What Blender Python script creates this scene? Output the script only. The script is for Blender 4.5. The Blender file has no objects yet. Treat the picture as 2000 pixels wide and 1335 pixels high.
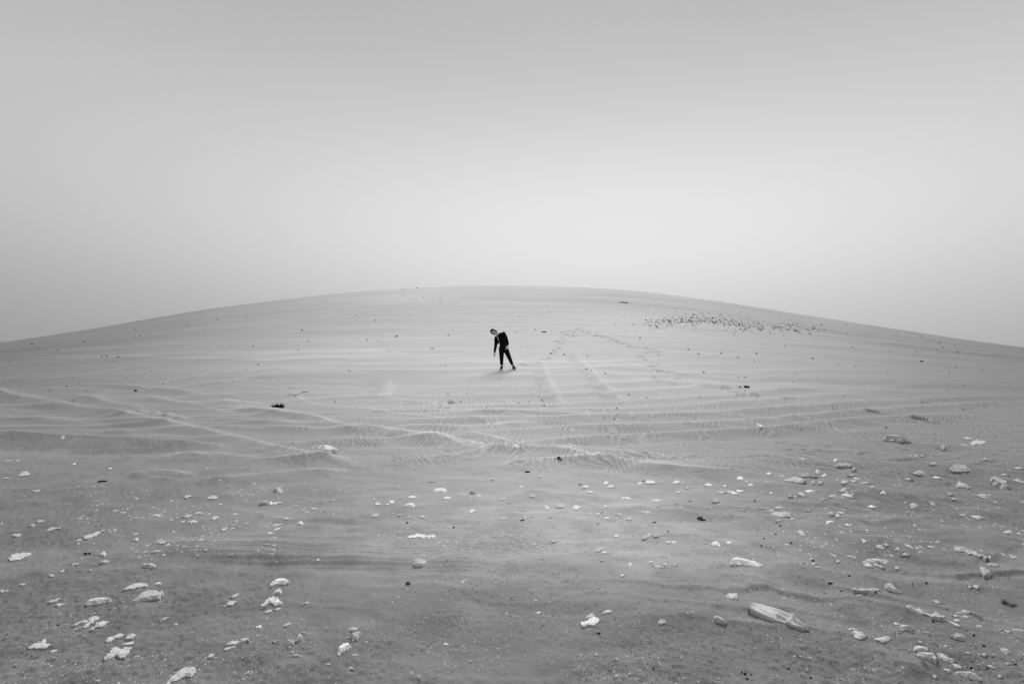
import bpy, bmesh, math
import numpy as np
from mathutils import Vector
from mathutils.geometry import delaunay_2d_cdt

# ------------------------------------------------------------------ camera
S = bpy.context.scene
F = 1111.0          # focal length in photo pixels (20 mm on a 36 mm sensor, 2000 px wide)
HOR = 690.0         # photo row of the eye level
HC = 1.40           # eye height above the flat, metres
cd = bpy.data.cameras.new('camera')
cd.lens = 20.0
cd.sensor_width = 36.0
cd.shift_y = (HOR - 667.5) / 2000.0
cd.clip_start = 0.05
cd.clip_end = 20000.0
cam = bpy.data.objects.new('camera', cd)
S.collection.objects.link(cam)
cam.location = (0, 0, HC)
cam.rotation_euler = (math.radians(90), 0, 0)
S.camera = cam

# ------------------------------------------------------------------ sky, sun, exposure
SUN_AZ, SUN_EL = math.radians(8), math.radians(47)     # ahead and to the right, veiled by haze
EXPOSURE = 0.45
GAIN = 2 ** -EXPOSURE
S.view_settings.view_transform = 'Standard'
S.view_settings.look = 'None'
S.view_settings.gamma = 1.0
S.view_settings.use_curve_mapping = False
S.view_settings.exposure = EXPOSURE

w = bpy.data.worlds.new('World')
S.world = w
w.use_nodes = True
nt = w.node_tree
for n in list(nt.nodes):
    nt.nodes.remove(n)
L = nt.links


def wn(t, **k):
    n = nt.nodes.new(t)
    for a, b in k.items():
        setattr(n, a, b)
    return n


def wm(op, a, b=None, c=None):
    n = wn('ShaderNodeMath', operation=op)
    for i, v in enumerate((a, b, c)):
        if v is None:
            continue
        if isinstance(v, (int, float)):
            n.inputs[i].default_value = v
        else:
            L.new(v, n.inputs[i])
    return n.outputs[0]


tc = wn('ShaderNodeTexCoord')
sp = wn('ShaderNodeSeparateXYZ')
L.new(tc.outputs['Generated'], sp.inputs[0])
el = wm('ARCSINE', sp.outputs[2])
az = wm('ARCTAN2', sp.outputs[0], sp.outputs[1])
# haze brightness against elevation (degrees -> linear value), the same all round
ramp = wn('ShaderNodeValToRGB')
ramp.color_ramp.interpolation = 'B_SPLINE'
cr = ramp.color_ramp
pts = [(0, .245), (5, .285), (9, .365), (14, .44), (20, .48), (26, .465), (34, .405), (50, .40), (90, .40)]
while len(cr.elements) < len(pts):
    cr.elements.new(0.5)
for e, (d, v) in zip(cr.elements, pts):
    e.position = d / 90.0
    e.color = (v, v, v, 1)
L.new(wm('DIVIDE', el, math.pi / 2), ramp.inputs[0])
# broad veil of sun-lit haze low over the crest
ga = wm('DIVIDE', wm('SUBTRACT', az, math.radians(11)), math.radians(35))
ge = wm('DIVIDE', wm('SUBTRACT', el, math.radians(8.6)), math.radians(9.4))
g = wm('EXPONENT', wm('MULTIPLY', wm('ADD', wm('MULTIPLY', ga, ga), wm('MULTIPLY', ge, ge)), -0.5))
glow = wm('MULTIPLY', g, 0.395)
sky = wn('ShaderNodeTexSky', sky_type='NISHITA')
sky.sun_disc = False
sky.sun_elevation = SUN_EL
sky.sun_rotation = SUN_AZ
sky.dust_density = 6.0
bw = wn('ShaderNodeRGBToBW')
L.new(sky.outputs[0], bw.inputs[0])
tot = wm('ADD', wm('ADD', ramp.outputs[0], glow), wm('MULTIPLY', bw.outputs[0], 0.002))
bg = wn('ShaderNodeBackground')
L.new(tot, bg.inputs[0])
bg.inputs[1].default_value = GAIN
out = wn('ShaderNodeOutputWorld')
L.new(bg.outputs[0], out.inputs[0])

sl = bpy.data.lights.new('sun', 'SUN')
sl.energy = 2.0
sl.angle = math.radians(28)
sl.color = (1, 1, 1)
so = bpy.data.objects.new('sun', sl)
S.collection.objects.link(so)
sd = Vector((math.sin(SUN_AZ) * math.cos(SUN_EL), math.cos(SUN_AZ) * math.cos(SUN_EL), math.sin(SUN_EL)))
so.rotation_euler = sd.to_track_quat('Z', 'Y').to_euler()
so.location = sd * 50

# ------------------------------------------------------------------ noise
rng = np.random.default_rng(7)
TAB = rng.random((16, 256, 256))


def vn(x, y, seed=0):
    x = np.asarray(x, float)
    y = np.asarray(y, float)
    xi = np.floor(x).astype(np.int64)
    yi = np.floor(y).astype(np.int64)
    fx = x - xi
    fy = y - yi
    fx = fx * fx * fx * (fx * (fx * 6 - 15) + 10)
    fy = fy * fy * fy * (fy * (fy * 6 - 15) + 10)
    T = TAB[seed % 16]
    x0, x1, y0, y1 = xi & 255, (xi + 1) & 255, yi & 255, (yi + 1) & 255
    a = T[x0, y0] * (1 - fx) + T[x1, y0] * fx
    b = T[x0, y1] * (1 - fx) + T[x1, y1] * fx
    return (a * (1 - fy) + b * fy) * 2 - 1


def sstep(a, b, x):
    t = np.clip((x - a) / (b - a), 0, 1)
    return t * t * (3 - 2 * t)


# ------------------------------------------------------------------ the dune's big form
SIL = np.array([(-600, 692), (-300, 690), (-150, 684), (0, 670), (100, 655.5), (200, 640), (300, 622), (400, 605), (500, 591.5),
                (600, 578.5), (700, 569), (800, 562), (900, 558), (960, 557), (1000, 557.5), (1100, 560), (1200, 565.5),
                (1300, 575), (1400, 588), (1500, 603), (1600, 620), (1700, 636), (1800, 651), (1900, 666), (2000, 679),
                (2150, 688), (2300, 691), (2600, 692)], float)
AZ = np.linspace(-1.45, 1.45, 581)
SIL_T = (HOR - np.interp(AZ * F + 1000, SIL[:, 0], SIL[:, 1])) / F
kern = np.hanning(23)
kern /= kern.sum()
SIL_T = np.convolve(np.pad(SIL_T, 11, mode='edge'), kern, 'valid')
Y0 = 7.0


def crest_y(a):
    return 55.0 - 9.0 * np.clip(np.abs(a), 0, 1.2) ** 1.5


def prof(t):
    up = np.clip(t, 0, 1) ** 1.32
    up = up * up * (3 - 2 * up)
    return np.where(t <= 1, up, 1 - sstep(1.0, 2.6, t))


_Y = np.linspace(10, 58, 241)[:, None]
_S = prof((_Y - Y0) / (crest_y(AZ)[None] - Y0))
HA = np.zeros_like(AZ)
lo = np.zeros_like(AZ)
hi = np.full_like(AZ, 20.0)
for _ in range(40):
    mid = (lo + hi) / 2
    m = ((mid[None] * _S - HC) / _Y).max(0)
    big = m > SIL_T
    hi = np.where(big, mid, hi)
    lo = np.where(big, lo, mid)
HA = (lo + hi) / 2


def hbase(X, Y):
    X = np.asarray(X, float)
    Y = np.asarray(Y, float)
    a = X / np.maximum(Y, 0.5)
    h = np.interp(a, AZ, HA)
    fade = 1 - sstep(1.25, 3.0, np.abs(a))
    return h * fade * prof((Y - Y0) / (crest_y(a) - Y0))


_T = np.concatenate([np.arange(1.0, 14, 0.02), np.arange(14, 62, 0.05)])


def hit(px, py, hf=None):
    """where the sight line through a photo pixel meets the ground (arrays)"""
    hf = hf or hbase
    px = np.atleast_1d(np.asarray(px, float))
    py = np.atleast_1d(np.asarray(py, float))
    X = np.zeros_like(px)
    Y = np.zeros_like(px)
    for i in range(0, len(px), 400):
        dx = (px[i:i + 400] - 1000) / F
        dz = -(py[i:i + 400] - HOR) / F
        G = _T[:, None]
        d = HC + G * dz[None] - hf(G * dx[None], np.broadcast_to(G, (len(_T), len(dx))))
        k = np.argmax(d <= 0, axis=0)
        k = np.where((d <= 0).any(0), k, len(_T) - 1)
        k = np.maximum(k, 1)
        ii = np.arange(len(dx))
        d0, d1 = d[k - 1, ii], d[k, ii]
        f = np.clip(d0 / np.where(np.abs(d0 - d1) < 1e-9, 1, d0 - d1), 0, 1)
        t = _T[k - 1] + f * (_T[k] - _T[k - 1])
        X[i:i + 400] = t * dx
        Y[i:i + 400] = t
    return X, Y


# ------------------------------------------------------------------ ridges, ruts, footprints
def smooth_line(pts, n):
    p = np.array(pts, float)
    s = np.concatenate([[0], np.cumsum(np.hypot(*np.diff(p, axis=0).T))])
    q = np.linspace(0, s[-1], n)
    x = np.interp(q, s, p[:, 0])
    y = np.interp(q, s, p[:, 1])
    if n > 9:
        kk = np.hanning(7)
        kk /= kk.sum()
        x = np.convolve(np.pad(x, 3, mode='reflect', reflect_type='odd'), kk, 'valid')
        y = np.convolve(np.pad(y, 3, mode='reflect', reflect_type='odd'), kk, 'valid')
    return x, y


# (height m, width of the far slope m, width of the near slope m, photo polyline left to right)
RIDGES = [
    (.070, 1.1, .50, [(-120, 752), (0, 770), (62, 785), (150, 797), (225, 814), (320, 831), (360, 838)]),
    (.042, .7, .36, [(-100, 818), (0, 820), (100, 821), (200, 827), (320, 830), (375, 836), (420, 848), (500, 868), (530, 879), (600, 890), (640, 900), (700, 912), (760, 922)]),
    (.075, .8, .45, [(-100, 860), (0, 863), (60, 865), (150, 866), (250, 872), (350, 876), (480, 878)]),
    (.065, .9, .45, [(60, 772), (150, 776), (200, 787), (250, 795), (300, 803)]),
    (.045, .9, .40, [(360, 770), (400, 783), (450, 790), (500, 802), (560, 811), (600, 820), (640, 825), (680, 838), (750, 843), (820, 858), (880, 866), (980, 871), (1010, 874)]),
    (.040, 1.1, .35, [(90, 752), (180, 749), (260, 757), (340, 764), (420, 778)]),
    (.030, 1.0, .40, [(200, 772), (300, 762), (400, 750), (500, 737), (580, 733)]),
    (.030, 1.0, .40, [(260, 756), (330, 745), (420, 732), (520, 722), (600, 718)]),
    (.030, 1.0, .40, [(20, 750), (100, 740), (170, 728), (260, 716)]),
    (.030, .8, .35, [(300, 788), (380, 790), (480, 789), (600, 779), (720, 774), (840, 774)]),
    (.040, .6, .35, [(210, 902), (270, 895), (340, 893), (420, 897)]),
    (.030, .6, .30, [(240, 935), (290, 926), (320, 925), (380, 930)]),
    (.030, .6, .30, [(360, 947), (430, 940), (500, 931), (600, 924), (700, 922)]),
    (.030, .6, .30, [(260, 905), (400, 890), (520, 900), (620, 897), (700, 903)]),
    (.045, .7, .35, [(500, 838), (560, 840), (640, 841), (720, 842)]),
    (.042, .6, .32, [(545, 860), (600, 869), (700, 866), (820, 861), (850, 863), (900, 873), (930, 880)]),
    (.052, .9, .45, [(625, 801), (660, 815), (690, 824), (740, 825), (860, 822), (1000, 824), (1100, 820), (1200, 817), (1350, 813), (1500, 805), (1640, 790), (1800, 780), (2000, 776), (2150, 775)]),
    (.040, .6, .35, [(740, 838), (850, 838), (930, 834), (1000, 830), (1080, 826)]),
    (.048, .6, .35, [(740, 904), (800, 907), (870, 896), (930, 885), (990, 875), (1030, 870), (1080, 864), (1200, 858), (1300, 853), (1500, 845), (1700, 822), (1850, 812), (2000, 808)]),
    (.042, .6, .32, [(900, 846), (950, 858), (1000, 868)]),
    (.046, .8, .40, [(860, 845), (1000, 841), (1140, 840), (1280, 836), (1500, 826), (1650, 808), (1800, 795), (2000, 785), (2150, 783)]),
    (.052, .6, .35, [(980, 873), (1060, 880), (1110, 890), (1200, 903), (1280, 912), (1350, 915), (1420, 913)]),
    (.052, .5, .30, [(1060, 862), (1085, 874), (1130, 887), (1220, 889), (1275, 894), (1310, 902), (1340, 902), (1375, 911)]),
    (.038, .5, .30, [(960, 912), (1000, 910), (1080, 900), (1180, 902), (1230, 897)]),
    (.035, .5, .28, [(1215, 908), (1270, 917), (1340, 922), (1400, 925), (1480, 920)]),
    (.030, 1.1, .45, [(560, 797), (700, 797), (850, 796), (1000, 793), (1200, 787), (1400, 773), (1500, 764), (1640, 757), (1780, 750), (1950, 744)]),
    (.030, 1.1, .45, [(700, 810), (850, 808), (1000, 806), (1200, 802), (1400, 790), (1560, 775), (1700, 768), (1850, 762)]),
    (.026, 1.3, .5, [(700, 773), (860, 773), (1000, 773), (1200, 768), (1300, 760), (1500, 750), (1700, 742)]),
    (.024, 1.3, .5, [(820, 757), (1000, 756), (1150, 751), (1300, 744), (1500, 747)]),
    (.022, 1.3, .5, [(780, 738), (1000, 735), (1200, 732), (1500, 728), (1700, 722)]),
    (.020, 1.3, .5, [(640, 722), (800, 724), (1000, 722), (1250, 716), (1500, 712)]),
    (.020, 1.5, .6, [(560, 710), (760, 712), (930, 708), (1100, 709), (1400, 700)]),
    (.022, 1.5, .6, [(420, 702), (520, 707), (640, 700), (760, 702)]),
    (.020, 1.8, .8, [(0, 697), (100, 698), (220, 697), (360, 700), (480, 704)]),
    (.018, 1.8, .8, [(60, 688), (200, 682), (300, 673), (420, 668)]),
    (.018, 1.8, .8, [(300, 690), (450, 690), (640, 687), (820, 690)]),
    (.032, .5, .25, [(-60, 791), (0, 792), (100, 795), (170, 800)]),
    (.032, .5, .22, [(300, 803), (360, 802), (440, 803), (510, 808)]),
    (.034, .5, .22, [(380, 820), (450, 823), (527, 826), (645, 830)]),
    (.034, .5, .22, [(385, 833), (470, 837), (547, 840), (640, 842)]),
    (.034, .5, .22, [(255, 853), (320, 854), (390, 856), (480, 860)]),
    (.030, .5, .22, [(180, 845), (273, 840), (330, 838), (380, 838)]),
    (.032, .5, .22, [(265, 775), (351, 787), (410, 788), (469, 789), (535, 796)]),
    (.036, .5, .22, [(385, 788), (488, 805), (586, 817), (670, 833)]),
    # low swells of the near flat
    (.018, .35, .22, [(240, 1070), (330, 1058), (420, 1066), (520, 1070), (600, 1072)]),
    (.018, .35, .22, [(560, 1066), (640, 1070), (720, 1078), (850, 1085), (1000, 1085)]),
    (.022, .30, .18, [(640, 1150), (760, 1148), (860, 1150), (960, 1158)]),
    (.020, .30, .18, [(860, 1222), (960, 1225), (1060, 1213), (1140, 1208)]),
    (.024, .30, .20, [(1230, 1212), (1310, 1212), (1400, 1206)]),
    (.030, .30, .20, [(1630, 1186), (1670, 1187), (1710, 1190), (1760, 1200), (1800, 1217)]),
    (.034, .35, .22, [(1480, 1100), (1560, 1108), (1640, 1116), (1700, 1122), (1760, 1130)]),
    (.040, .40, .25, [(1690, 1022), (1780, 1030), (1860, 1042), (1960, 1060), (2050, 1075)]),
    (.040, .40, .25, [(1640, 1058), (1740, 1066), (1850, 1072), (1960, 1090)]),
    (.034, .40, .25, [(1560, 1015), (1640, 1022), (1700, 1028)]),
    (.030, .35, .22, [(1180, 988), (1230, 992), (1300, 997), (1360, 1005)]),
    (.030, .35, .22, [(1300, 998), (1380, 1005), (1440, 1012), (1500, 1022)]),
    (.030, .40, .25, [(1000, 958), (1080, 967), (1170, 975), (1230, 985)]),
    (.030, .30, .20, [(1700, 1126), (1800, 1130), (1900, 1142), (2000, 1158)]),
    (.028, .30, .20, [(1640, 1270), (1710, 1285), (1760, 1310), (1800, 1335)]),
    (.028, .30, .20, [(1400, 1110), (1440, 1125), (1480, 1130), (1520, 1133)]),
    (.020, .30, .20, [(500, 1300), (620, 1296), (740, 1300), (840, 1306)]),
    (.018, .30, .20, [(1000, 1300), (1100, 1294), (1220, 1296), (1320, 1302)]),
    (.020, .30, .20, [(0, 1128), (80, 1120), (180, 1116), (300, 1118)]),
    (.020, .30, .20, [(330, 1160), (420, 1152), (480, 1155)]),
]
# sharp saw-teeth of slumped sand on the left rut
for i, (x, y) in enumerate([(282, 806), (310, 811), (334, 813), (358, 818)]):
    RIDGES.append((.030, .30, .20, [(x - 17, y + 4), (x - 6, y + 2), (x + 5, y - 3)]))

# furrows left by wheels and slides: (depth, half width, polyline)
FURROWS = [
    (.05, .28, [(1600, 640), (1660, 656), (1740, 669), (1820, 682), (1900, 692), (2080, 706)]),
    (.05, .28, [(1640, 664), (1740, 672), (1830, 684), (1920, 696), (2080, 712)]),
    (.03, .25, [(1330, 605), (1370, 609), (1430, 618), (1500, 627)]),
    (.03, .22, [(1302, 578), (1325, 584), (1345, 590)]),
    (.05, .22, [(1106, 684), (1118, 700), (1138, 722), (1165, 748), (1190, 776), (1212, 800)]),
    (.05, .22, [(1044, 708), (1050, 724), (1058, 746), (1066, 770), (1080, 800)]),
    (.05, .40, [(722, 738), (726, 758), (712, 776)]),
    (.02, .10, [(250, 1090), (420, 1098), (600, 1104), (800, 1110), (1000, 1112), (1100, 1108)]),
    (.02, .08, [(280, 1078), (420, 1088), (600, 1096), (780, 1104)]),
    (.015, .07, [(500, 1022), (640, 1018), (760, 1030)]),
]
# faint tyre lines across the near flat
for q in range(9):
    FURROWS.append((.006, .022, [(230 + 20 * q, 1062 + 5.2 * q), (420, 1064 + 5.4 * q), (620, 1066 + 5.6 * q), (820, 1072 + 5.4 * q), (1000, 1076 + 5.0 * q), (1120 - 12 * q, 1078 + 4.6 * q)]))
FOOT = [(981, 719.5), (1004, 719.5), (1018, 714), (1027, 716), (1043, 708), (1052, 712), (1062, 703), (1072, 699), (1081, 692), (1083, 686), (1092, 681), (1094, 674),
        (1087, 669), (1100, 662), (1106, 656), (1099, 651), (1113, 648), (1120, 652), (1127, 645), (1133, 642), (1138, 648), (1150, 651),
        (1165, 656), (1176, 658), (1188, 661), (1195, 664), (1204, 667), (1211, 671), (1221, 673), (1229, 677), (1246, 680), (1262, 681),
        (1272, 684), (1279, 686), (1286, 690), (1267, 691), (1250, 697), (1254, 701), (1262, 706), (1283, 713), (1270, 717), (1276, 719),
        (1282, 726), (1288, 727), (1310, 730), (1280, 737), (1325, 738), (1296, 744), (1318, 753), (1345, 755), (1374, 756), (1420, 760),
        (1436, 769), (1446, 772), (1478, 772), (1546, 780), (1558, 757), (1615, 790), (1640, 800), (1706, 807), (1755, 816), (1797, 820),
        (1788, 826), (1820, 828), (1846, 824), (1862, 825), (1890, 798), (1812, 787)]


def line_field(P, lx, ly, pad):
    """indices, signed distance (far side positive), place along the line 0..1"""
    X, Y = P
    x0, x1, y0, y1 = lx.min() - pad, lx.max() + pad, ly.min() - pad, ly.max() + pad
    idx = np.nonzero((X > x0) & (X < x1) & (Y > y0) & (Y < y1))[0]
    if len(idx) == 0:
        return idx, None, None
    best = np.full(len(idx), 1e9)
    sgn = np.ones(len(idx))
    par = np.zeros(len(idx))
    xs, ys = X[idx], Y[idx]
    n = len(lx) - 1
    for i in range(n):
        ax, ay, bx, by = lx[i], ly[i], lx[i + 1], ly[i + 1]
        ex, ey = bx - ax, by - ay
        l2 = ex * ex + ey * ey + 1e-12
        t = np.clip(((xs - ax) * ex + (ys - ay) * ey) / l2, 0, 1)
        ddx, ddy = xs - ax - t * ex, ys - ay - t * ey
        d = ddx * ddx + ddy * ddy
        m = d < best
        best[m] = d[m]
        sgn[m] = np.sign(ex * ddy - ey * ddx)[m]
        par[m] = ((i + t) / n)[m]
    return idx, np.sqrt(best) * np.where(sgn == 0, 1, sgn), par


_lines = []
for (h, wb, wf, pts) in RIDGES:
    lx, ly = smooth_line(pts, 28)
    gx, gy = hit(lx, ly)
    _lines.append((h * (2.5 if gy.mean() > 11 else 2.4 if gy.mean() > 6.2 else 1.1), wb * (.5 if gy.mean() > 6.2 else .9), wf * .62, gx, gy))
_furs = []
for (dp, hw, pts) in FURROWS:
    lx, ly = smooth_line(pts, 20)
    gx, gy = hit(lx, ly)
    _furs.append((dp, hw, gx, gy))
_fx, _fy = hit([p[0] for p in FOOT], [p[1] for p in FOOT])
_fr = np.random.default_rng(3)
_fang = _fr.normal(0, .5, len(FOOT))


def detail(X, Y):
    """relief on top of the dune form, and a sand paleness with highlights of the relief painted in"""
    shp = np.shape(X)
    X = np.ravel(np.asarray(X, float))
    Y = np.ravel(np.asarray(Y, float))
    z = np.zeros_like(X)
    pale = np.zeros_like(X)
    face = np.zeros_like(X)
    live = np.nonzero((Y > 1.2) & (Y < 62) & (np.abs(X) < 1.25 * np.maximum(Y, 1)))[0]
    P = (X[live], Y[live])
    zz = np.zeros(len(live))
    pp = np.zeros(len(live))
    ff = np.zeros(len(live))
    for (h, wb, wf, gx, gy) in _lines:
        idx, d, s = line_field(P, gx, gy, max(wb, wf) * 2.6)
        if d is None:
            continue
        x_, y_ = P[0][idx], P[1][idx]
        d = d + vn(x_ * .9, y_ * .9, 3) * wf * .16 + vn(x_ * 4, y_ * 4, 4) * wf * .05
        tap = np.clip(np.minimum(s, 1 - s) / .22, 0, 1)
        tap = tap * tap * (3 - 2 * tap) * (.8 + .35 * vn(x_ * .5, y_ * .5, 5))
        far = np.clip(1 - d / (wb * 1.6), 0, 1) ** 2
        near = np.exp(np.minimum(d, 0) / (wf * .8))
        trough = -.20 * np.exp(-((d + wf * 2.0) / (wf * .9)) ** 2)
        zz[idx] += h * tap * (np.where(d > 0, far, near) + trough)
        pp[idx] += tap * np.exp(-((d - .05) / (.06 + .0065 * y_)) ** 2) * (np.where(y_ < 6.2, .3, 1.25 - .75 * sstep(10, 16, y_)))  # dry pale crest, with its highlight painted into the sand colour
        ff[idx] += tap * np.exp(-((d + wf * .5) / (wf * .9)) ** 2)
    for (dp, hw, gx, gy) in _furs:
        idx, d, s = line_field(P, gx, gy, hw * 3)
        if d is None:
            continue
        tap = np.clip(np.minimum(s, 1 - s) / .2, 0, 1)
        zz[idx] += dp * tap * (-np.exp(-(d / hw) ** 2) + .45 * np.exp(-((np.abs(d) - 1.5 * hw) / (hw * .6)) ** 2))
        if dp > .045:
            pp[idx] += tap * (.36 * np.exp(-((d - 1.4 * hw) / (hw * .4)) ** 2) - .25 * np.exp(-((d + .3 * hw) / hw) ** 2))  # lit rim and shaded floor painted into the sand colour
    for i in range(len(_fx)):
        cx, cy = _fx[i], _fy[i]
        idx = np.nonzero((np.abs(P[0] - cx) < .5) & (np.abs(P[1] - cy) < .6))[0]
        if len(idx) == 0:
            continue
        a = _fang[i]
        dx, dy = P[0][idx] - cx, P[1][idx] - cy
        u, v = dx * math.cos(a) + dy * math.sin(a), -dx * math.sin(a) + dy * math.cos(a)
        r = np.sqrt((u / .18) ** 2 + (v / .14) ** 2)
        zz[idx] += -.085 * (1 - sstep(.7, 1.0, r)) + .018 * np.exp(-((r - 1.35) / .3) ** 2)
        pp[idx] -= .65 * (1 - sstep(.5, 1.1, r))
    z[live] = zz
    pale[live] = pp
    face[live] = ff
    near = 1 - sstep(7.5, 11, Y)
    mid = sstep(6.5, 8.5, Y) * (1 - sstep(15, 24, Y))
    farm = sstep(12, 20, Y) * (1 - sstep(58, 64, Y))
    a = X / np.maximum(Y, 1)
    rgt = sstep(.15, .6, a)
    # wind streaks running across the slope
    z += mid * .018 * vn(X * .35 + 9, Y * 1.7 + .25 * X, 6)
    z += mid * .008 * vn(X * .9, Y * 4.5 + .5 * X, 7)
    z += farm * .07 * vn(X * .10 + 3, Y * .55 + .05 * X, 8) + farm * .020 * vn(X * .25, Y * 1.7 - .1 * X, 9)
    # long wind-sharpened ridgelines: steep towards the viewer, gentle behind, two families that cross
    for fam, (kx, sd_, msk) in enumerate(((.035, 4, 1.0), (.16, 11, sstep(.25, -.15, a)))):
        q = 8.5 * np.log(np.maximum(Y, 1)) + kx * X * (1 if fam == 0 else 2.2) + .9 * vn(X * .10, Y * .16, sd_) + .35 * vn(X * .4, Y * .5, sd_ + 1)
        f = q - np.floor(q)
        cell = np.floor(q)
        on = np.clip(.15 + 1.5 * vn(X * .07 + cell * 7.3, cell * 3.7, sd_ + 2), 0, 1) * msk
        A = (.040 if fam == 0 else .022) * on * (1 - .45 * sstep(0, -.3, a)) * sstep(7.0, 8.5, Y) * (1 - sstep(16, 26, Y)) * (1 + Y * .02)
        saw = np.where(f < .16, sstep(0, .16, f) ** .7, (1 - (f - .16) / .84) ** 1.6)
        z += A * saw
        pale += on * sstep(7.0, 8.5, Y) * (1 - sstep(13, 22, Y)) * np.exp(-((f - .20) / .065) ** 2) * .6  # light edge of these ridgelines, likewise painted as paler sand
        face += on * np.exp(-((f - .07) / .10) ** 2) * .8
    # fine ripples, crests along the wind
    ph = (X - .10 * Y) / .092 + 2.8 * vn(X * .8, Y * .6, 1) + 1.5 * vn(X * 2.6, Y * 1.9, 2) + .7 * vn(X * 7, Y * 4, 8)
    amp = sstep(6.2, 7.5, Y) * (1 - sstep(13, 19, Y)) * sstep(-.5, -.2, a)
    amp *= np.clip(.75 + .6 * face + .35 * vn(X * .6 + 5, Y * .8, 10), 0, 1.3)
    amp *= np.clip(.75 + .8 * vn(X * 2.2 + 40, Y * 1.6, 12), .15, 1.2)
    rip = .5 + .5 * np.sin(ph * 2 * math.pi)
    z += amp * .017 * (rip ** 1.8 - .35)
    pale += np.clip(amp, 0, 1) * (rip ** 3 - .25) * .8  # ripple light and shade painted as paler and darker sand
    # slanting ripples on the right of the flat
    ph2 = (X * .80 + Y * .36) / .105 + 1.2 * vn(X * 1.1, Y * .8, 13)
    amp2 = sstep(.42, .62, a) * sstep(4.6, 5.6, Y) * (1 - sstep(9.5, 13, Y)) * np.clip(.6 + .6 * vn(X * .8, Y * .8, 14), 0, 1)
    z += amp2 * .013 * np.sin(ph2 * 2 * math.pi)
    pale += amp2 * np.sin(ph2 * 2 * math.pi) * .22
    # low wind steps on the near flat, strongest on the right
    q = Y / .30 + .35 * X + 1.3 * vn(X * .7, Y * .8, 2) + .5 * vn(X * 2, Y * 2.4, 7)
    f = q - np.floor(q)
    cell = np.floor(q)
    on = np.clip(.1 + 1.6 * vn(X * .8 + cell * 5.1, cell * 2.3, 15), 0, 1)
    saw = np.where(f < .22, sstep(0, .22, f), (1 - (f - .22) / .78) ** 1.5)
    z += near * sstep(1.6, 2.2, Y) * (.007 + .018 * rgt) * on * saw
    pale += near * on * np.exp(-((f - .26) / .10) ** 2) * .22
    # lumpy near flat, drawn out along the wind
    z += near * (.012 + .022 * rgt) * vn(X * 2.3 + Y * .25, Y * 1.15, 11)
    z += near * (.007 + .013 * rgt) * vn(X * 6 + Y * 1.2, Y * 3.2, 12)
    z += near * .0065 * vn(X * 15, Y * 11, 13) * (.7 + .3 * vn(X * 1.2, Y * 1.2, 2))
    z += near * .0065 * vn(X * 42, Y * 36, 14) * np.clip(.6 + .6 * vn(X * 1.1 + 7, Y * 1.6, 3), 0, 1)
    return z.reshape(shp), pale.reshape(shp), face.reshape(shp)


def height(X, Y):
    return hbase(X, Y) + detail(X, Y)[0]


# ------------------------------------------------------------------ materials
def mat(name, col, rough=.95, var=.15, vscale=30., bump=.3, bscale=120., spec=.15, dist=.004):
    m = bpy.data.materials.new(name)
    m.use_nodes = True
    t = m.node_tree
    b = t.nodes['Principled BSDF']
    b.inputs['Roughness'].default_value = rough
    b.inputs['Specular IOR Level'].default_value = spec
    tcn = t.nodes.new('ShaderNodeTexCoord')
    n = t.nodes.new('ShaderNodeTexNoise')
    n.inputs['Scale'].default_value = vscale
    n.inputs['Detail'].default_value = 5
    t.links.new(tcn.outputs['Object'], n.inputs['Vector'])
    r = t.nodes.new('ShaderNodeMapRange')
    r.inputs['From Min'].default_value = .3
    r.inputs['From Max'].default_value = .7
    r.inputs['To Min'].default_value = col * (1 - var)
    r.inputs['To Max'].default_value = col * (1 + var)
    t.links.new(n.outputs['Fac'], r.inputs['Value'])
    t.links.new(r.outputs['Result'], b.inputs['Base Color'])
    if bump:
        n2 = t.nodes.new('ShaderNodeTexNoise')
        n2.inputs['Scale'].default_value = bscale
        n2.inputs['Detail'].default_value = 4
        t.links.new(tcn.outputs['Object'], n2.inputs['Vector'])
        bp = t.nodes.new('ShaderNodeBump')
        bp.inputs['Strength'].default_value = bump
        bp.inputs['Distance'].default_value = dist
        t.links.new(n2.outputs['Fac'], bp.inputs['Height'])
        t.links.new(bp.outputs['Normal'], b.inputs['Normal'])
    return m


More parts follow.
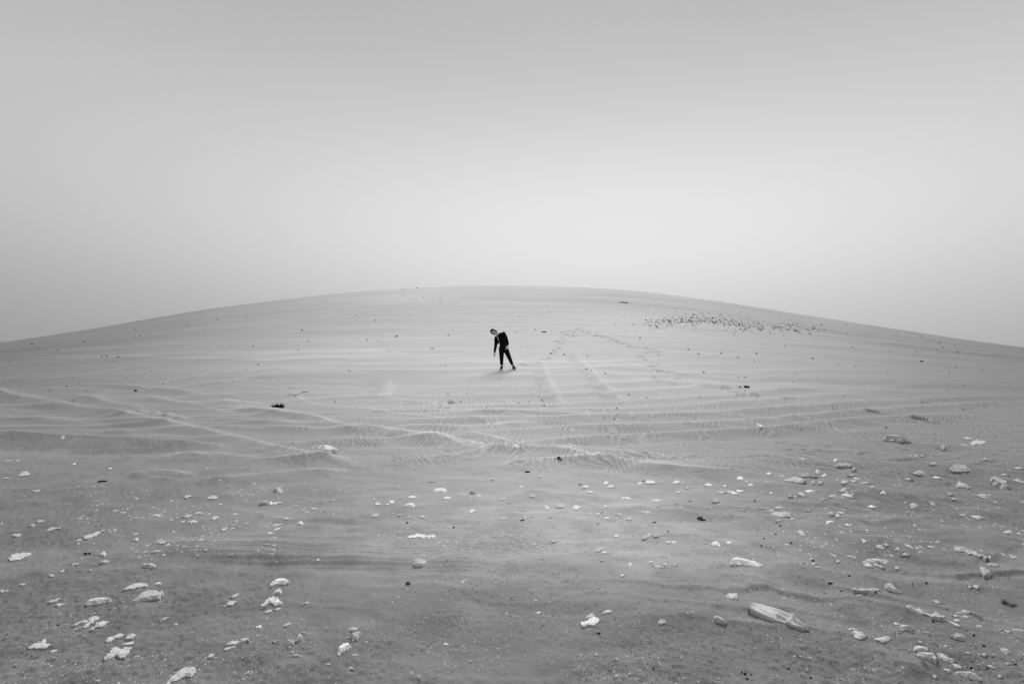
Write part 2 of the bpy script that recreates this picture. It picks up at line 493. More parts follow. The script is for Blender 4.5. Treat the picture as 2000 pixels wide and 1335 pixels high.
def sand_material():
    m = bpy.data.materials.new('sand')
    m.use_nodes = True
    t = m.node_tree
    k = t.links.new
    b = t.nodes['Principled BSDF']
    b.inputs['Roughness'].default_value = 1.0
    b.inputs['Specular IOR Level'].default_value = .05

    def nd(tp, **kw):
        n = t.nodes.new(tp)
        for a_, v_ in kw.items():
            setattr(n, a_, v_)
        return n

    def ma(op, a_, b_):
        n = nd('ShaderNodeMath', operation=op)
        for i, v in enumerate((a_, b_)):
            if isinstance(v, (int, float)):
                n.inputs[i].default_value = v
            else:
                k(v, n.inputs[i])
        return n.outputs[0]

    def noise(scale, detail=3, rough=.6, vec=None):
        n = nd('ShaderNodeTexNoise')
        n.inputs['Scale'].default_value = scale
        n.inputs['Detail'].default_value = detail
        n.inputs['Roughness'].default_value = rough
        k(vec or pos, n.inputs['Vector'])
        return n.outputs['Fac']
    tcn = nd('ShaderNodeTexCoord')
    pos = tcn.outputs['Object']
    mp = nd('ShaderNodeMapping')
    mp.inputs['Scale'].default_value = (.5, 2.2, 1)
    k(pos, mp.inputs['Vector'])
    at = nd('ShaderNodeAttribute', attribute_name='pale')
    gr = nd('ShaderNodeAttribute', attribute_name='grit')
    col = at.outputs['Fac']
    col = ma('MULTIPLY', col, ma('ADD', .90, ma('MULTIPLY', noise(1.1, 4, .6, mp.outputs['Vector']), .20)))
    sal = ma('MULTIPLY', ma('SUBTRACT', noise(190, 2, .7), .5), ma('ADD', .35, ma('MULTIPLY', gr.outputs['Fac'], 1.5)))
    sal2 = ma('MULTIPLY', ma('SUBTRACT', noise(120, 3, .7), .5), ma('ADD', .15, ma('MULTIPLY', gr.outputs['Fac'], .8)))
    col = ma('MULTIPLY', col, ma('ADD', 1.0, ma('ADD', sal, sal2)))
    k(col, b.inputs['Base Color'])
    bp = nd('ShaderNodeBump')
    bp.inputs['Distance'].default_value = .011
    k(ma('ADD', .4, ma('MULTIPLY', gr.outputs['Fac'], .6)), bp.inputs['Strength'])
    k(ma('ADD', noise(210, 4, .65), ma('MULTIPLY', noise(75, 3, .6), .9)), bp.inputs['Height'])
    k(bp.outputs['Normal'], b.inputs['Normal'])
    return m


M = {
    'sand': sand_material(),
    'white': mat('bleached_stone', .80, var=.16, vscale=45, bump=.9, bscale=150, dist=.006),
    'pale': mat('pale_stone', .56, var=.28, vscale=45, bump=.9, bscale=150, dist=.006),
    'buff': mat('dusty_stone', .46, var=.3, vscale=45, bump=.9, bscale=150, dist=.006),
    'mid': mat('grey_stone', .36, var=.35, vscale=30, bump=.6),
    'crust': mat('sand_crust', .17, var=.3, vscale=8, bump=.5),
    'dark': mat('dark_stone', .09, var=.4, vscale=20, bump=.5),
    'black': mat('black_stone', .016, var=.3, vscale=20, bump=.3, rough=.7),
}

# ------------------------------------------------------------------ the ground, one sheet to the horizon
def build_ground():
    ys = [-.45, -.3, 0.0, .4, .8, 1.1, 1.4, 1.6]
    y = 1.75
    while y < 62:
        ys.append(y)
        y += min(max(y * y / 1555.0 * (.6 if 6.4 < y < 13 else 1.55), .0055), .2)
    while y < 9000:
        ys.append(y)
        y *= 1.16
    ys = np.array(ys)
    dense = np.linspace(-.915, .915, 1261)
    wide = []
    v = .93
    st = .02
    while v < 60:
        wide.append(v)
        v += st
        st *= 1.32
    wide = np.array(wide)
    us = np.concatenate([-wide[::-1], dense, wide])
    Yg = np.repeat(ys[:, None], len(us), 1)
    Xg = us[None] * (Yg + .5)
    dz, pl, fc = detail(Xg, Yg)
    Zg = hbase(Xg, Yg) + dz
    nr, nc = Xg.shape
    co = np.stack([Xg, Yg, Zg], -1).reshape(-1, 3).astype(np.float32)
    i = np.arange(nr - 1)[:, None] * nc + np.arange(nc - 1)[None]
    quads = np.stack([i, i + 1, i + 1 + nc, i + nc], -1).reshape(-1, 4)
    me = bpy.data.meshes.new('ground')
    me.vertices.add(len(co))
    me.vertices.foreach_set('co', co.ravel())
    me.loops.add(quads.size)
    me.loops.foreach_set('vertex_index', quads.ravel().astype(np.int32))
    me.polygons.add(len(quads))
    me.polygons.foreach_set('loop_start', np.arange(0, quads.size, 4, dtype=np.int32))
    me.polygons.foreach_set('use_smooth', np.ones(len(quads), bool))
    me.update(calc_edges=True)
    X, Y = Xg.ravel(), Yg.ravel()
    a = X / np.maximum(Y, 1)
    # paler dune sand and gritty flat; brightness falloff to edges and foreground painted in
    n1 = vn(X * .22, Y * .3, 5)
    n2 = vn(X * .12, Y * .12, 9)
    drift = sstep(6, 26, Y + 1.6 * n1)  # weight of the dune tone and its painted falloff, by distance
    centre_lift = np.exp(-((a - .03 + .12 * n1) / .42) ** 2) * sstep(2.6, 3.9, Y + .4 * n1)  # brightening down the middle, painted into the sand colour
    side = np.exp(-((a - .05) / .66) ** 2 + .12 * n2)  # darkening towards both flanks, painted as sand tone
    body = .258 + .25 * centre_lift * (1 - .40 * sstep(4.5, 10, Y)) * (1 - .75 * drift) + (.42 * side - .08) * drift  # sand tone with painted brightening and falloff; drift is only the distance weight
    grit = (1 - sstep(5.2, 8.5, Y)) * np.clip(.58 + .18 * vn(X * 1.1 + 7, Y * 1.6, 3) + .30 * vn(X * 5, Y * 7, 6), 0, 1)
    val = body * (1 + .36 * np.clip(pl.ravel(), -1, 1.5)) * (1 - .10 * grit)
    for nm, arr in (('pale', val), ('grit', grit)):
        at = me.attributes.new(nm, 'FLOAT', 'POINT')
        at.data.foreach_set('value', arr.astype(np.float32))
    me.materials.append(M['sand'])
    o = bpy.data.objects.new('ground', me)
    S.collection.objects.link(o)
    o['kind'] = 'structure'
    return o


ground = build_ground()


# ------------------------------------------------------------------ helpers for loose things
C = S.collection.objects


def link(o, label=None, cat=None, group=None, kind=None, parent=None):
    C.link(o)
    if label:
        o['label'] = label
    if cat:
        o['category'] = cat
    if group:
        o['group'] = group
    if kind:
        o['kind'] = kind
    if parent is not None:
        o.parent = parent
    return o


def mesh_obj(name, verts, faces, m, smooth=False):
    me = bpy.data.meshes.new(name)
    me.from_pydata([tuple(map(float, v)) for v in verts], [], faces)
    me.validate()
    if smooth:
        me.polygons.foreach_set('use_smooth', np.ones(len(me.polygons), bool))
    me.materials.append(m)
    me.update()
    return bpy.data.objects.new(name, me)


def stone_geometry(pts, k, rs, low=False):
    """a stone from its outline in photo pixels: footprint on the sand at its own place, real thickness.
    k = share of the outline's visible height that comes from the stone standing up"""
    p = np.array(pts, float)
    grow = 1.16 if p[:, 1].mean() > 830 else .8
    p = p.mean(0) + (p - p.mean(0)) * grow
    cx, yb = (p[:, 0].min() + p[:, 0].max()) / 2, p[:, 1].max()
    yt = p[:, 1].min()
    gx, gy = hit([cx], [yb])
    Yf = gy[0]
    s = Yf / F
    zf = float(hbase(gx, gy)[0])
    slope = float(hbase(gx, gy + .2)[0] - zf) / .2
    drop = max((yb - HOR) / F + slope, .05)          # tangent of the sight line against the ground
    bx = (yb - yt) * s
    wpx = (p[:, 0].max() - p[:, 0].min()) * s
    k = min(k, .62)
    if p[:, 1].mean() > 830 and k > .3:
        k *= .6 if p[:, 1].mean() > 960 else .75
    dep = (1 - k) * bx / drop
    dep = min(max(dep, .25 * wpx), 1.8 * wpx)
    hgt = max(bx - dep * drop, .10 * bx, .005) * (1.25 if k >= .3 else 1.15)
    # refine and roughen the outline
    q = p
    for _ in range(1 if low else 2):
        nxt = np.roll(q, -1, 0)
        mid = (q + nxt) / 2 + rs.normal(0, .15 if k < .3 else .05, q.shape) * np.linalg.norm(nxt - q, axis=1)[:, None]
        q = np.stack([q, mid], 1).reshape(-1, 2)
    v = (yb - q[:, 1]) / max(yb - yt, 1e-6)
    y = v * dep
    x = (q[:, 0] - 1000) / F * (Yf + y) - float(gx[0])      # its far side recedes along the sight line
    n = len(x)
    area = np.sum(x * np.roll(y, -1) - np.roll(x, -1) * y)
    if area < 0:
        x, y = x[::-1], y[::-1]
    step = max(min(wpx, dep) / 7.0, max(wpx, dep) / 16.0)
    gxs = np.arange(x.min() + step / 2, x.max(), step)
    gys = np.arange(y.min() + step / 2, y.max(), step)
    GX, GY = np.meshgrid(gxs, gys)
    GX = GX.ravel() + rs.normal(0, .18, GX.size) * step
    GY = GY.ravel() + rs.normal(0, .18, GY.size) * step
    ex, ey = np.roll(x, -1) - x, np.roll(y, -1) - y

    def edge_dist(px_, py_):
        t = np.clip(((px_[:, None] - x) * ex + (py_[:, None] - y) * ey) / (ex * ex + ey * ey + 1e-12), 0, 1)
        return np.sqrt((px_[:, None] - x - t * ex) ** 2 + (py_[:, None] - y - t * ey) ** 2).min(1)
    ok = edge_dist(GX, GY) > step * .35
    co = [Vector((float(p_), float(q_))) for p_, q_ in zip(np.concatenate([x, GX[ok]]), np.concatenate([y, GY[ok]]))]
    rv, re_, rf, *_ = delaunay_2d_cdt(co, [], [list(range(n))], 1, 1e-7)
    RX = np.array([v_.x for v_ in rv])
    RY = np.array([v_.y for v_ in rv])
    dist = edge_dist(RX, RY)
    dn = dist / max(dist.max(), 1e-9)
    sc = 2.2 / max(wpx, dep)
    o1, o2 = rs.uniform(0, 200, 2)
    lump = 1 + .45 * vn(RX * sc + o1, RY * sc + o2, 1) + .22 * vn(RX * sc * 2.7 + o1, RY * sc * 2.7 + o2, 2)
    tilt = rs.uniform(-.3, .3) * (RX - RX.mean()) / max(wpx, 1e-3)
    if k < .3:
        pf = .45 + .55 * np.clip(dn / .22, 0, 1)
    else:
        pf = .10 + 1.0 * np.sqrt(1 - (1 - np.clip(dn, 0, 1)) ** 2)
        xn, yn = (RX - RX.mean()) / (wpx / 2), (RY - RY.mean()) / (dep / 2)
        for _ in range(6):
            b_ = rs.uniform(0, 6.283)
            pf = np.minimum(pf, rs.uniform(.72, 1.05) - rs.uniform(.15, .75) * (math.cos(b_) * xn + math.sin(b_) * yn))
        pf = np.maximum(pf, .08)
        lump = 1 + .35 * (lump - 1)
    z = hgt * pf * np.clip(lump + tilt, .35, 1.7)
    vs = [(RX[i], RY[i], z[i]) for i in range(len(RX))]
    fs = [tuple(f) if len(f) == 3 else tuple(f) for f in rf]
    cnt = {}
    for f in fs:
        for i in range(len(f)):
            e_ = (f[i], f[(i + 1) % len(f)])
            cnt[e_] = 1
    low = {}
    cxm, cym = RX.mean(), RY.mean()
    for (i, j) in list(cnt):
        if (j, i) in cnt:
            continue
        for v_ in (i, j):
            if v_ not in low:
                low[v_] = len(vs)
                sh = .97 if k < .3 else .86
                vs.append((cxm + (RX[v_] - cxm) * sh, cym + (RY[v_] - cym) * sh, -.02 - .3 * hgt))
        fs.append((j, i, low[i], low[j]))
    return vs, fs, float(gx[0]), float(Yf), dep, hgt


def place_stone(name, pts, k, tone, rs):
    vs, fs, X, Y, dep, hgt = stone_geometry(pts, k, rs, low=len(pts) <= 6)
    o = mesh_obj(name, vs, fs, M[tone], smooth=False)
    # rest on the real surface with its relief, following the slope
    ys = Y + dep * np.linspace(0, 1, 5)
    z = height(X * ys / Y, ys)
    lin = z[0] + (z[-1] - z[0]) * np.linspace(0, 1, 5)
    o.location = (X, Y, float(z[0] + max(0.0, (z - lin).max()) * .8) + .002 - (rs.uniform(.05, .4) * hgt if k < .35 else (-.08 * hgt if Y > 6 else rs.uniform(0, .12) * hgt)))
    o.rotation_euler = (math.atan2(float(z[-1] - z[0]), dep), 0, 0)
    return o


def P(t):
    return [tuple(map(float, q.split(','))) for q in t.split()]


# ------------------------------------------------------------------ stones that stand out: (name, k, tone, label, outline)
SPECIAL = [
 ('stone', .80, 'buff', 'mushroom-shaped stone with a dark undercut side in left foreground', '276.5,1108 278,1105 282,1101 289,1099 296,1099 303,1101 305,1104 302,1108 299,1111 294,1112 288,1110 280,1111'),
 ('stone', .70, 'buff', 'tilted grey block of stone left of the mushroom-shaped stone', '195,1101 197,1099 203,1095 209,1092 213,1093 213,1096 209,1100 203,1103 197,1103'),
 ('flat_stone', .08, 'pale', 'ragged pale flake just above the loaf-shaped stone', '243,1153 250,1150 257,1145 263,1141 270,1139 277,1140 283,1142 286,1145 279,1147 272,1150 266,1151 258,1153 250,1154'),
 ('stone', .50, 'pale', 'low domed pale stone left of the loaf-shaped stone', '170,1181 172,1175 178,1169 187,1165 196,1165 205,1165 212,1168 215,1172 212,1175 204,1177 195,1180 183,1181 175,1183'),
 ('stone', .55, 'pale', 'cracked loaf-shaped pale stone in left foreground', '263,1175 266,1170 275,1163 286,1157 297,1155 307,1155 311,1158 311,1168 302,1170 290,1172 278,1175'),
 ('stone', .60, 'pale', 'small wedge stone broken off the right end of the loaf-shaped stone', '311.5,1160 313,1156 317,1157 321,1164 312,1164'),
 ('stone', .50, 'white', 'small bright chip above the right end of the loaf-shaped stone', '304,1144 306,1139 315,1140 313,1143'),
 ('flat_stone', .06, 'pale', 'upper of three fanned-out pale streaks of rock at lower left', '140,1222 152,1216 166,1211 172,1213 165,1217 150,1221'),
 ('flat_stone', .06, 'pale', 'middle of three fanned-out pale streaks of rock at lower left', '166,1227 174,1217 186,1204 192,1206 190,1211 182,1218 172,1225'),
 ('flat_stone', .06, 'pale', 'lowest of three fanned-out pale streaks of rock at lower left', '176,1232 188,1222 200,1215 210,1214 206,1220 196,1227 184,1231'),
 ('flat_stone', .06, 'pale', 'pale three-pointed flake of rock near the lower left corner', '58,1263 66,1258 76,1254 84,1248 90,1247 88,1252 90,1257 103,1258 92,1261 78,1264 68,1264'),
 ('flat_stone', .08, 'pale', 'broad angular pale slab lying flat in lower left foreground', '207,1284 211,1277 217,1270 221,1264 231,1265 240,1264 250,1261 255,1264 250,1271 246,1278 242,1284 232,1283 226,1280 216,1287 208,1290'),
 ('flat_stone', .10, 'pale', 'long pale slab with a hollow at the bottom edge, left of centre', '329,1330 334,1324 340,1316 348,1309 356,1302 364,1299 372,1298 377,1299 379,1305 376,1313 372,1319 362,1318 355,1320 345,1326 335,1331'),
 ('flat_stone', .06, 'pale', 'bright streaky patch of rock at the left edge of the foreground', '20,1090 24,1083 32,1078 43,1076 56,1076 60,1080 54,1085 44,1088 32,1092'),
 ('flat_stone', .06, 'pale', 'long thin pale sliver of rock slanting in the left middle ground', '166,1052 172,1047 182,1044 192,1040 200,1038 202,1040 193,1045 185,1049 174,1053'),
 ('stone', .50, 'pale', 'lone pale stone at the far left, well behind the left foreground stones', '36,929 40,925 47,920 54,920 57,924 54,928 42,930'),
 ('driftwood_splinter', .85, 'black', 'black pointed splinter lying alone on the left of the sand flat', '192,943 197,940.5 209,940 206,942 197,943.5'),
 ('stone', .45, 'white', 'white comma-shaped stone, topmost of a column left of centre foreground', '530,1142 533,1138 539,1131 545,1126 553,1127 560,1131 562,1135 561,1139 555,1141 546,1140 538,1141 533,1143'),
 ('stone', .50, 'pale', 'tooth-shaped stone, second from top of the column left of centre', '533,1162 535,1156 538,1150 545,1147 549,1149 550,1155 548,1160 542,1160'),
 ('stone', .40, 'white', 'folded tent-shaped white stone, third from top of the column left of centre', '513,1186 518,1181 526,1174 535,1169 540,1171 545,1177 549,1180 544,1184 537,1186 533,1181 524,1182 518,1186'),
 ('coral_fragment', .35, 'pale', 'bone-shaped pale fragment with a knobbed end, left of centre foreground', '566,1258 569,1252 577,1248 580,1240 585,1236 590,1241 589,1246 582,1250 575,1256 569,1260'),
 ('flat_stone', .25, 'buff', 'thin broken shell-like flake above the half-moon stone', '680,1228 683,1223 689,1221 694,1222 697,1228 692,1231 686,1232 682,1231'),
 ('stone', .50, 'buff', 'jagged torn-edged flake just above the half-moon stone', '679,1243 686,1240 693,1234 700,1230 702,1225 703,1230 703,1238 700,1244 697,1250 694,1247 690,1252 687,1246 682,1243'),
 ('stone', .35, 'white', 'smooth white half-moon stone in the lower foreground left of centre', '661,1281 662,1272 664,1264 669,1258 677,1258 684,1262 680,1267 674,1271 669,1275 664,1283'),
 ('stone', .70, 'pale', 'rounded cracked stone standing alone in the centre foreground', '807,1097 807,1093 811,1089 818,1087 826,1088 831,1091 831,1097 827,1100 819,1102 812,1100'),
 ('coral_fragment', .30, 'white', 'thin curved white twig of coral in the centre foreground', '901,1143 903,1138 907,1133 912,1131 913,1132.5 908,1135 904,1142'),
 ('stone', .36, 'white', 'bright white lumpy boulder on the crossing sand ridges, left of centre', '615,887 618,884 622,882 626,883 630,880 636,878 641,877 648,877 655,879 659,882 657,884 650,885 645,889 641,892 636,892 628,889 622,888'),
 ('stone', .60, 'pale', 'pyramid-shaped pale stone below the bright white boulder', '535,957 540,953 544,949 549,952 551,957 548,960 540,959'),
 ('dark_stone', .70, 'mid', 'dark rounded stone with pale chips beside it, left of centre', '507,984 510,979 516,975 522,973 526,976 526,981 520,985 512,986'),
 ('stone', .60, 'white', 'chunky white stone in the pale scatter just left of centre', '788,992 791,986 796,983 804,981 809,984 809,989 806,993 796,993'),
 ('stone', .30, 'white', 'white wedge with a pointed left end in the scatter left of centre', '845,956 852,951 861,950 869,951 872,955 868,959 858,958 850,957'),
 ('flat_stone', .06, 'white', 'wavy worm-shaped white streak of rock, centre foreground', '800,1049 806,1045 812,1045 818,1041 826,1043 832,1046 840,1043 848,1042 847,1047 838,1048 828,1051 820,1048 812,1050 805,1051'),
 ('stone', .60, 'white', 'white stone perched on the sand ridge at the picture centre', '1001,877 1003,873 1010,874 1016,878 1010,880'),
 ('coral_fragment', .55, 'white', 'thick log-shaped piece of pitted coral, right of centre foreground', '1429,1098 1431,1091 1435,1086 1440,1086 1447,1088 1456,1090 1462,1091 1472,1095 1480,1098 1484,1100 1485,1103 1483,1105 1476,1107 1465,1104 1455,1102 1450,1100 1437,1100'),
 ('flat_stone', .10, 'pale', 'pale plate with a notched edge above the long flattened container', '1419,1156 1422,1152 1425,1147 1437,1148 1438,1154 1440,1160 1437,1166 1428,1165 1423,1161'),
 ('stone', .60, 'buff', 'grey lump of stone left of the long flattened container', '1393,1213 1395,1204 1400,1200 1406,1203 1413,1211 1418,1215 1412,1219 1404,1216 1398,1214'),
 ('flat_stone', .12, 'white', 'bright leaf-shaped slab in the lower foreground right of centre', '1136,1220 1143,1216 1150,1211 1157,1207 1166,1208 1168,1213 1164,1218 1155,1222 1142,1224 1139,1223'),
 ('flat_stone', .10, 'pale', 'thin flake tucked behind the bright leaf-shaped slab', '1144,1207 1150,1203 1158,1202 1160,1206 1150,1208'),
 ('flat_stone', .15, 'pale', 'pointed pale flake up and right of the bright leaf-shaped slab', '1177,1203 1181,1197 1188,1193 1195,1195 1190,1200 1182,1202'),
 ('stone', .55, 'pale', 'biggest pale slab in the stone scatter right of centre', '1506,1004 1511,998 1516,994 1523,996 1531,1000 1540,1002 1547,1006 1546,1010 1540,1012 1525,1012 1513,1009'),
 ('stone', .50, 'pale', 'small block touching the right end of the biggest pale slab', '1542,1013 1547,1009 1552,1011 1552,1015 1546,1016'),
 ('stone', .70, 'buff', 'tent-shaped grey stone at the back of the right-hand stone scatter', '1634,914 1637,909 1645,906 1653,906 1659,909 1663,914 1657,916 1646,916'),
 ('stone', .60, 'mid', 'rough grey stone behind the fan-shaped pale slab', '1562,924 1565,918 1572,919 1580,921 1588,924 1596,928 1590,930 1580,929 1570,929'),
 ('stone', .40, 'pale', 'fan-shaped pale slab in the right-hand stone scatter', '1533,933 1540,930 1548,929 1553,925 1560,927 1567,930 1573,932 1569,935 1567,939 1560,940 1550,936 1540,935'),
 ('stone', .75, 'mid', 'large dark pitted rock alone near the right edge', '1728,853 1731,850 1739,850 1747,851 1755,853 1760,857 1763,860 1770,865 1776,868 1769,869 1760,868 1753,865 1747,862 1738,860 1731,857'),
 ('stone', .60, 'white', 'small pale stone tucked under the large dark pitted rock', '1738,864 1742,861 1749,863 1747,866 1741,866'),
 ('stone', .75, 'buff', 'hollow-sided angular rock at the right edge of the scatter', '1857,920 1860,915 1866,911 1873,913 1881,908 1886,911 1890,917 1894,924 1885,925 1872,925 1863,924'),
 ('stone', .60, 'pale', 'leaning pale rock below the hollow-sided angular rock', '1868,944 1870,938 1876,938 1883,943 1890,949 1896,952 1888,953 1880,951 1872,949'),
 ('stone', .70, 'buff', 'big overhanging rock at the right edge with a dark hollow beneath', '1935,935 1936,927 1942,928 1950,933 1960,938 1968,941 1972,948 1966,951 1958,949 1950,944 1942,941'),
 ('stone', .70, 'buff', 'humped grey stone left of the hollow-sided angular rock', '1785,926 1790,921 1796,919 1802,922 1807,928 1800,929 1792,928'),
 ('stone', .60, 'buff', 'dark-sided rock near the right edge, under a paler flake', '1908,972 1914,970 1923,970 1933,974 1926,979 1918,978'),
 ('flat_stone', .25, 'pale', 'pale flake lying above the dark-sided rock near the right edge', '1918,966 1922,962 1930,963 1935,967 1926,968'),
 ('coral_fragment', .35, 'pale', 'long finger-shaped stone slanting near the right edge', '1868,1078 1875,1075 1887,1079 1900,1085 1914,1091 1930,1097 1930,1101 1920,1101 1905,1095 1890,1088 1875,1083'),
 ('stone', .30, 'pale', 'largest slab of the pale cluster in the right foreground', '1686,1092 1697,1087 1707,1086 1718,1087 1730,1089 1737,1095 1728,1098 1715,1094 1703,1095 1692,1096'),
 ('stone', .35, 'pale', 'lower right slab of the pale cluster in the right foreground', '1706,1097 1712,1094.5 1722,1099 1728,1105 1720,1106 1710,1101'),
 ('stone', .35, 'pale', 'lower left slab of the pale cluster in the right foreground', '1686,1100 1691,1097 1700,1099 1704,1104 1694,1105'),
 ('stone', .60, 'pale', 'hook-shaped pale rock in a hollow of the right foreground', '1729,1130 1731,1127 1737,1127 1745,1131 1748,1136 1760,1142 1752,1143 1742,1139 1734,1138'),
 ('coral_fragment', .40, 'buff', 'long sand-filled shell-like shard below the pale cluster', '1668,1148 1672,1146 1685,1146 1698,1148 1708,1147 1717,1152 1708,1154 1695,1154 1680,1153 1670,1151'),
 ('coral_fragment', .25, 'pale', 'long pale stick-like streak with a broad upper end, right foreground', '1771,1181 1778,1179 1788,1182 1798,1192 1812,1199 1830,1205 1841,1209 1838,1213 1822,1210 1805,1202 1790,1195 1780,1189'),
 ('stone', .35, 'pale', 'flat cap stone on top of the ribbed egg-shaped stone', '1656,1228 1660,1225 1672,1225 1678,1227 1670,1231 1660,1231'),
 ('stone', .50, 'pale', 'ribbed egg-shaped stone in the lower right foreground', '1665,1233 1672,1230 1680,1231 1686,1236 1689,1243 1687,1249 1678,1252 1670,1247'),
 ('stone', .40, 'pale', 'heart-shaped pale stone right of the ribbed egg-shaped stone', '1710,1250 1715,1247 1722,1248 1730,1245 1738,1247 1740,1251 1733,1257 1725,1261 1718,1257'),
 ('stone', .60, 'buff', 'round grey boulder with a scalloped foot, lower right foreground', '1757,1238 1758,1230 1764,1224 1772,1221 1778,1226 1781,1232 1784,1239 1778,1242 1769,1240 1763,1243'),
 ('dark_stone', .70, 'mid', 'dark slanting wedge just right of the round grey boulder', '1803,1234 1807,1231 1814,1237 1818,1243 1812,1242'),
 ('dark_stone', .70, 'mid', 'dark rough log-like rock near the lower right edge', '1858,1240 1863,1238 1872,1239 1882,1244 1889,1250 1886,1255 1876,1252 1866,1247'),
 ('stone', .30, 'pale', 'round pale disc-like stone at lower right', '1785,1279 1787,1271 1793,1267.5 1801,1268 1808,1271 1811,1277 1805,1280 1795,1281 1788,1281'),
 ('coral_fragment', .40, 'pale', 'curved tapering fragment hanging below the round disc-like stone', '1791,1285 1798,1282 1806,1285 1814,1292 1823,1298 1830,1306 1822,1307 1812,1302 1801,1298 1793,1292'),
 ('stone', .70, 'pale', 'little roof-shaped stone above the round disc-like stone', '1790,1262 1796,1258 1801,1262 1805,1267 1798,1264'),
 ('stone', .30, 'pale', 'upper finger of pale rock near the lower right corner', '1828,1275 1833,1273 1842,1277 1853,1283 1865,1288 1858,1292 1846,1290 1836,1284'),
 ('stone', .30, 'pale', 'long smooth lower finger of pale rock near the lower right corner', '1861,1309 1868,1305 1880,1304 1890,1310 1903,1316 1914,1322 1912,1328 1900,1325 1885,1318 1870,1314'),
 ('stone', .25, 'buff', 'low sand-covered wedge of rock near the right edge', '1868,1188 1876,1184 1886,1180 1895,1184 1903,1190 1915,1200 1900,1192 1885,1191 1873,1192'),
 ('driftwood_splinter', .35, 'crust', 'dark weathered strip of wood at the right edge', '1957,1160 1968,1162 1980,1166 1992,1172 1980,1171 1965,1166'),
 ('stone', .70, 'white', 'white two-humped stone on the smooth sand below the person', '873,789 876,786 881,787 885,784 889,783 890,787 887,790 879,790'),
 ('stone', .60, 'white', 'white oval stone on the rippled sand right of centre', '1477,840 1480,837 1487,839 1492,843 1485,845'),
 ('dark_stone', .80, 'black', 'black rock with a pointed right end, largest on the dune foot', '1451,760 1453,756 1458,755 1463,757 1466,761 1458,761'),
 ('dark_stone', .80, 'black', 'small black stone touching the largest black rock', '1442,759.5 1445,757 1449,758 1448,760'),
 ('dark_stone', .60, 'dark', 'long dark clod lying on the slope right of the person', '1056,650 1060,647.5 1065,648 1069,650 1062,651'),
 ('dark_stone', .50, 'mid', 'long dark bank of crust high on the right of the dune', '1201,591 1208,589 1218,589 1227,591 1231,592.5 1218,592 1208,592'),
 ('dark_stone', .80, 'black', 'round black stone alone on the right flank of the dune', '1584.5,700 1585.5,697.5 1588,697.5 1589.5,700 1587,701'),
 ('stone', .60, 'white', 'small white stone alone on the right sand flat', '1643,772 1645,769 1649,769 1651,772 1647,773.5'),
 ('stone', .50, 'pale', 'pale wedge with a long drift of sand behind it, left dune foot', '678,726 681,723.5 685,722.5 686,725.5 682,726.5'),
]

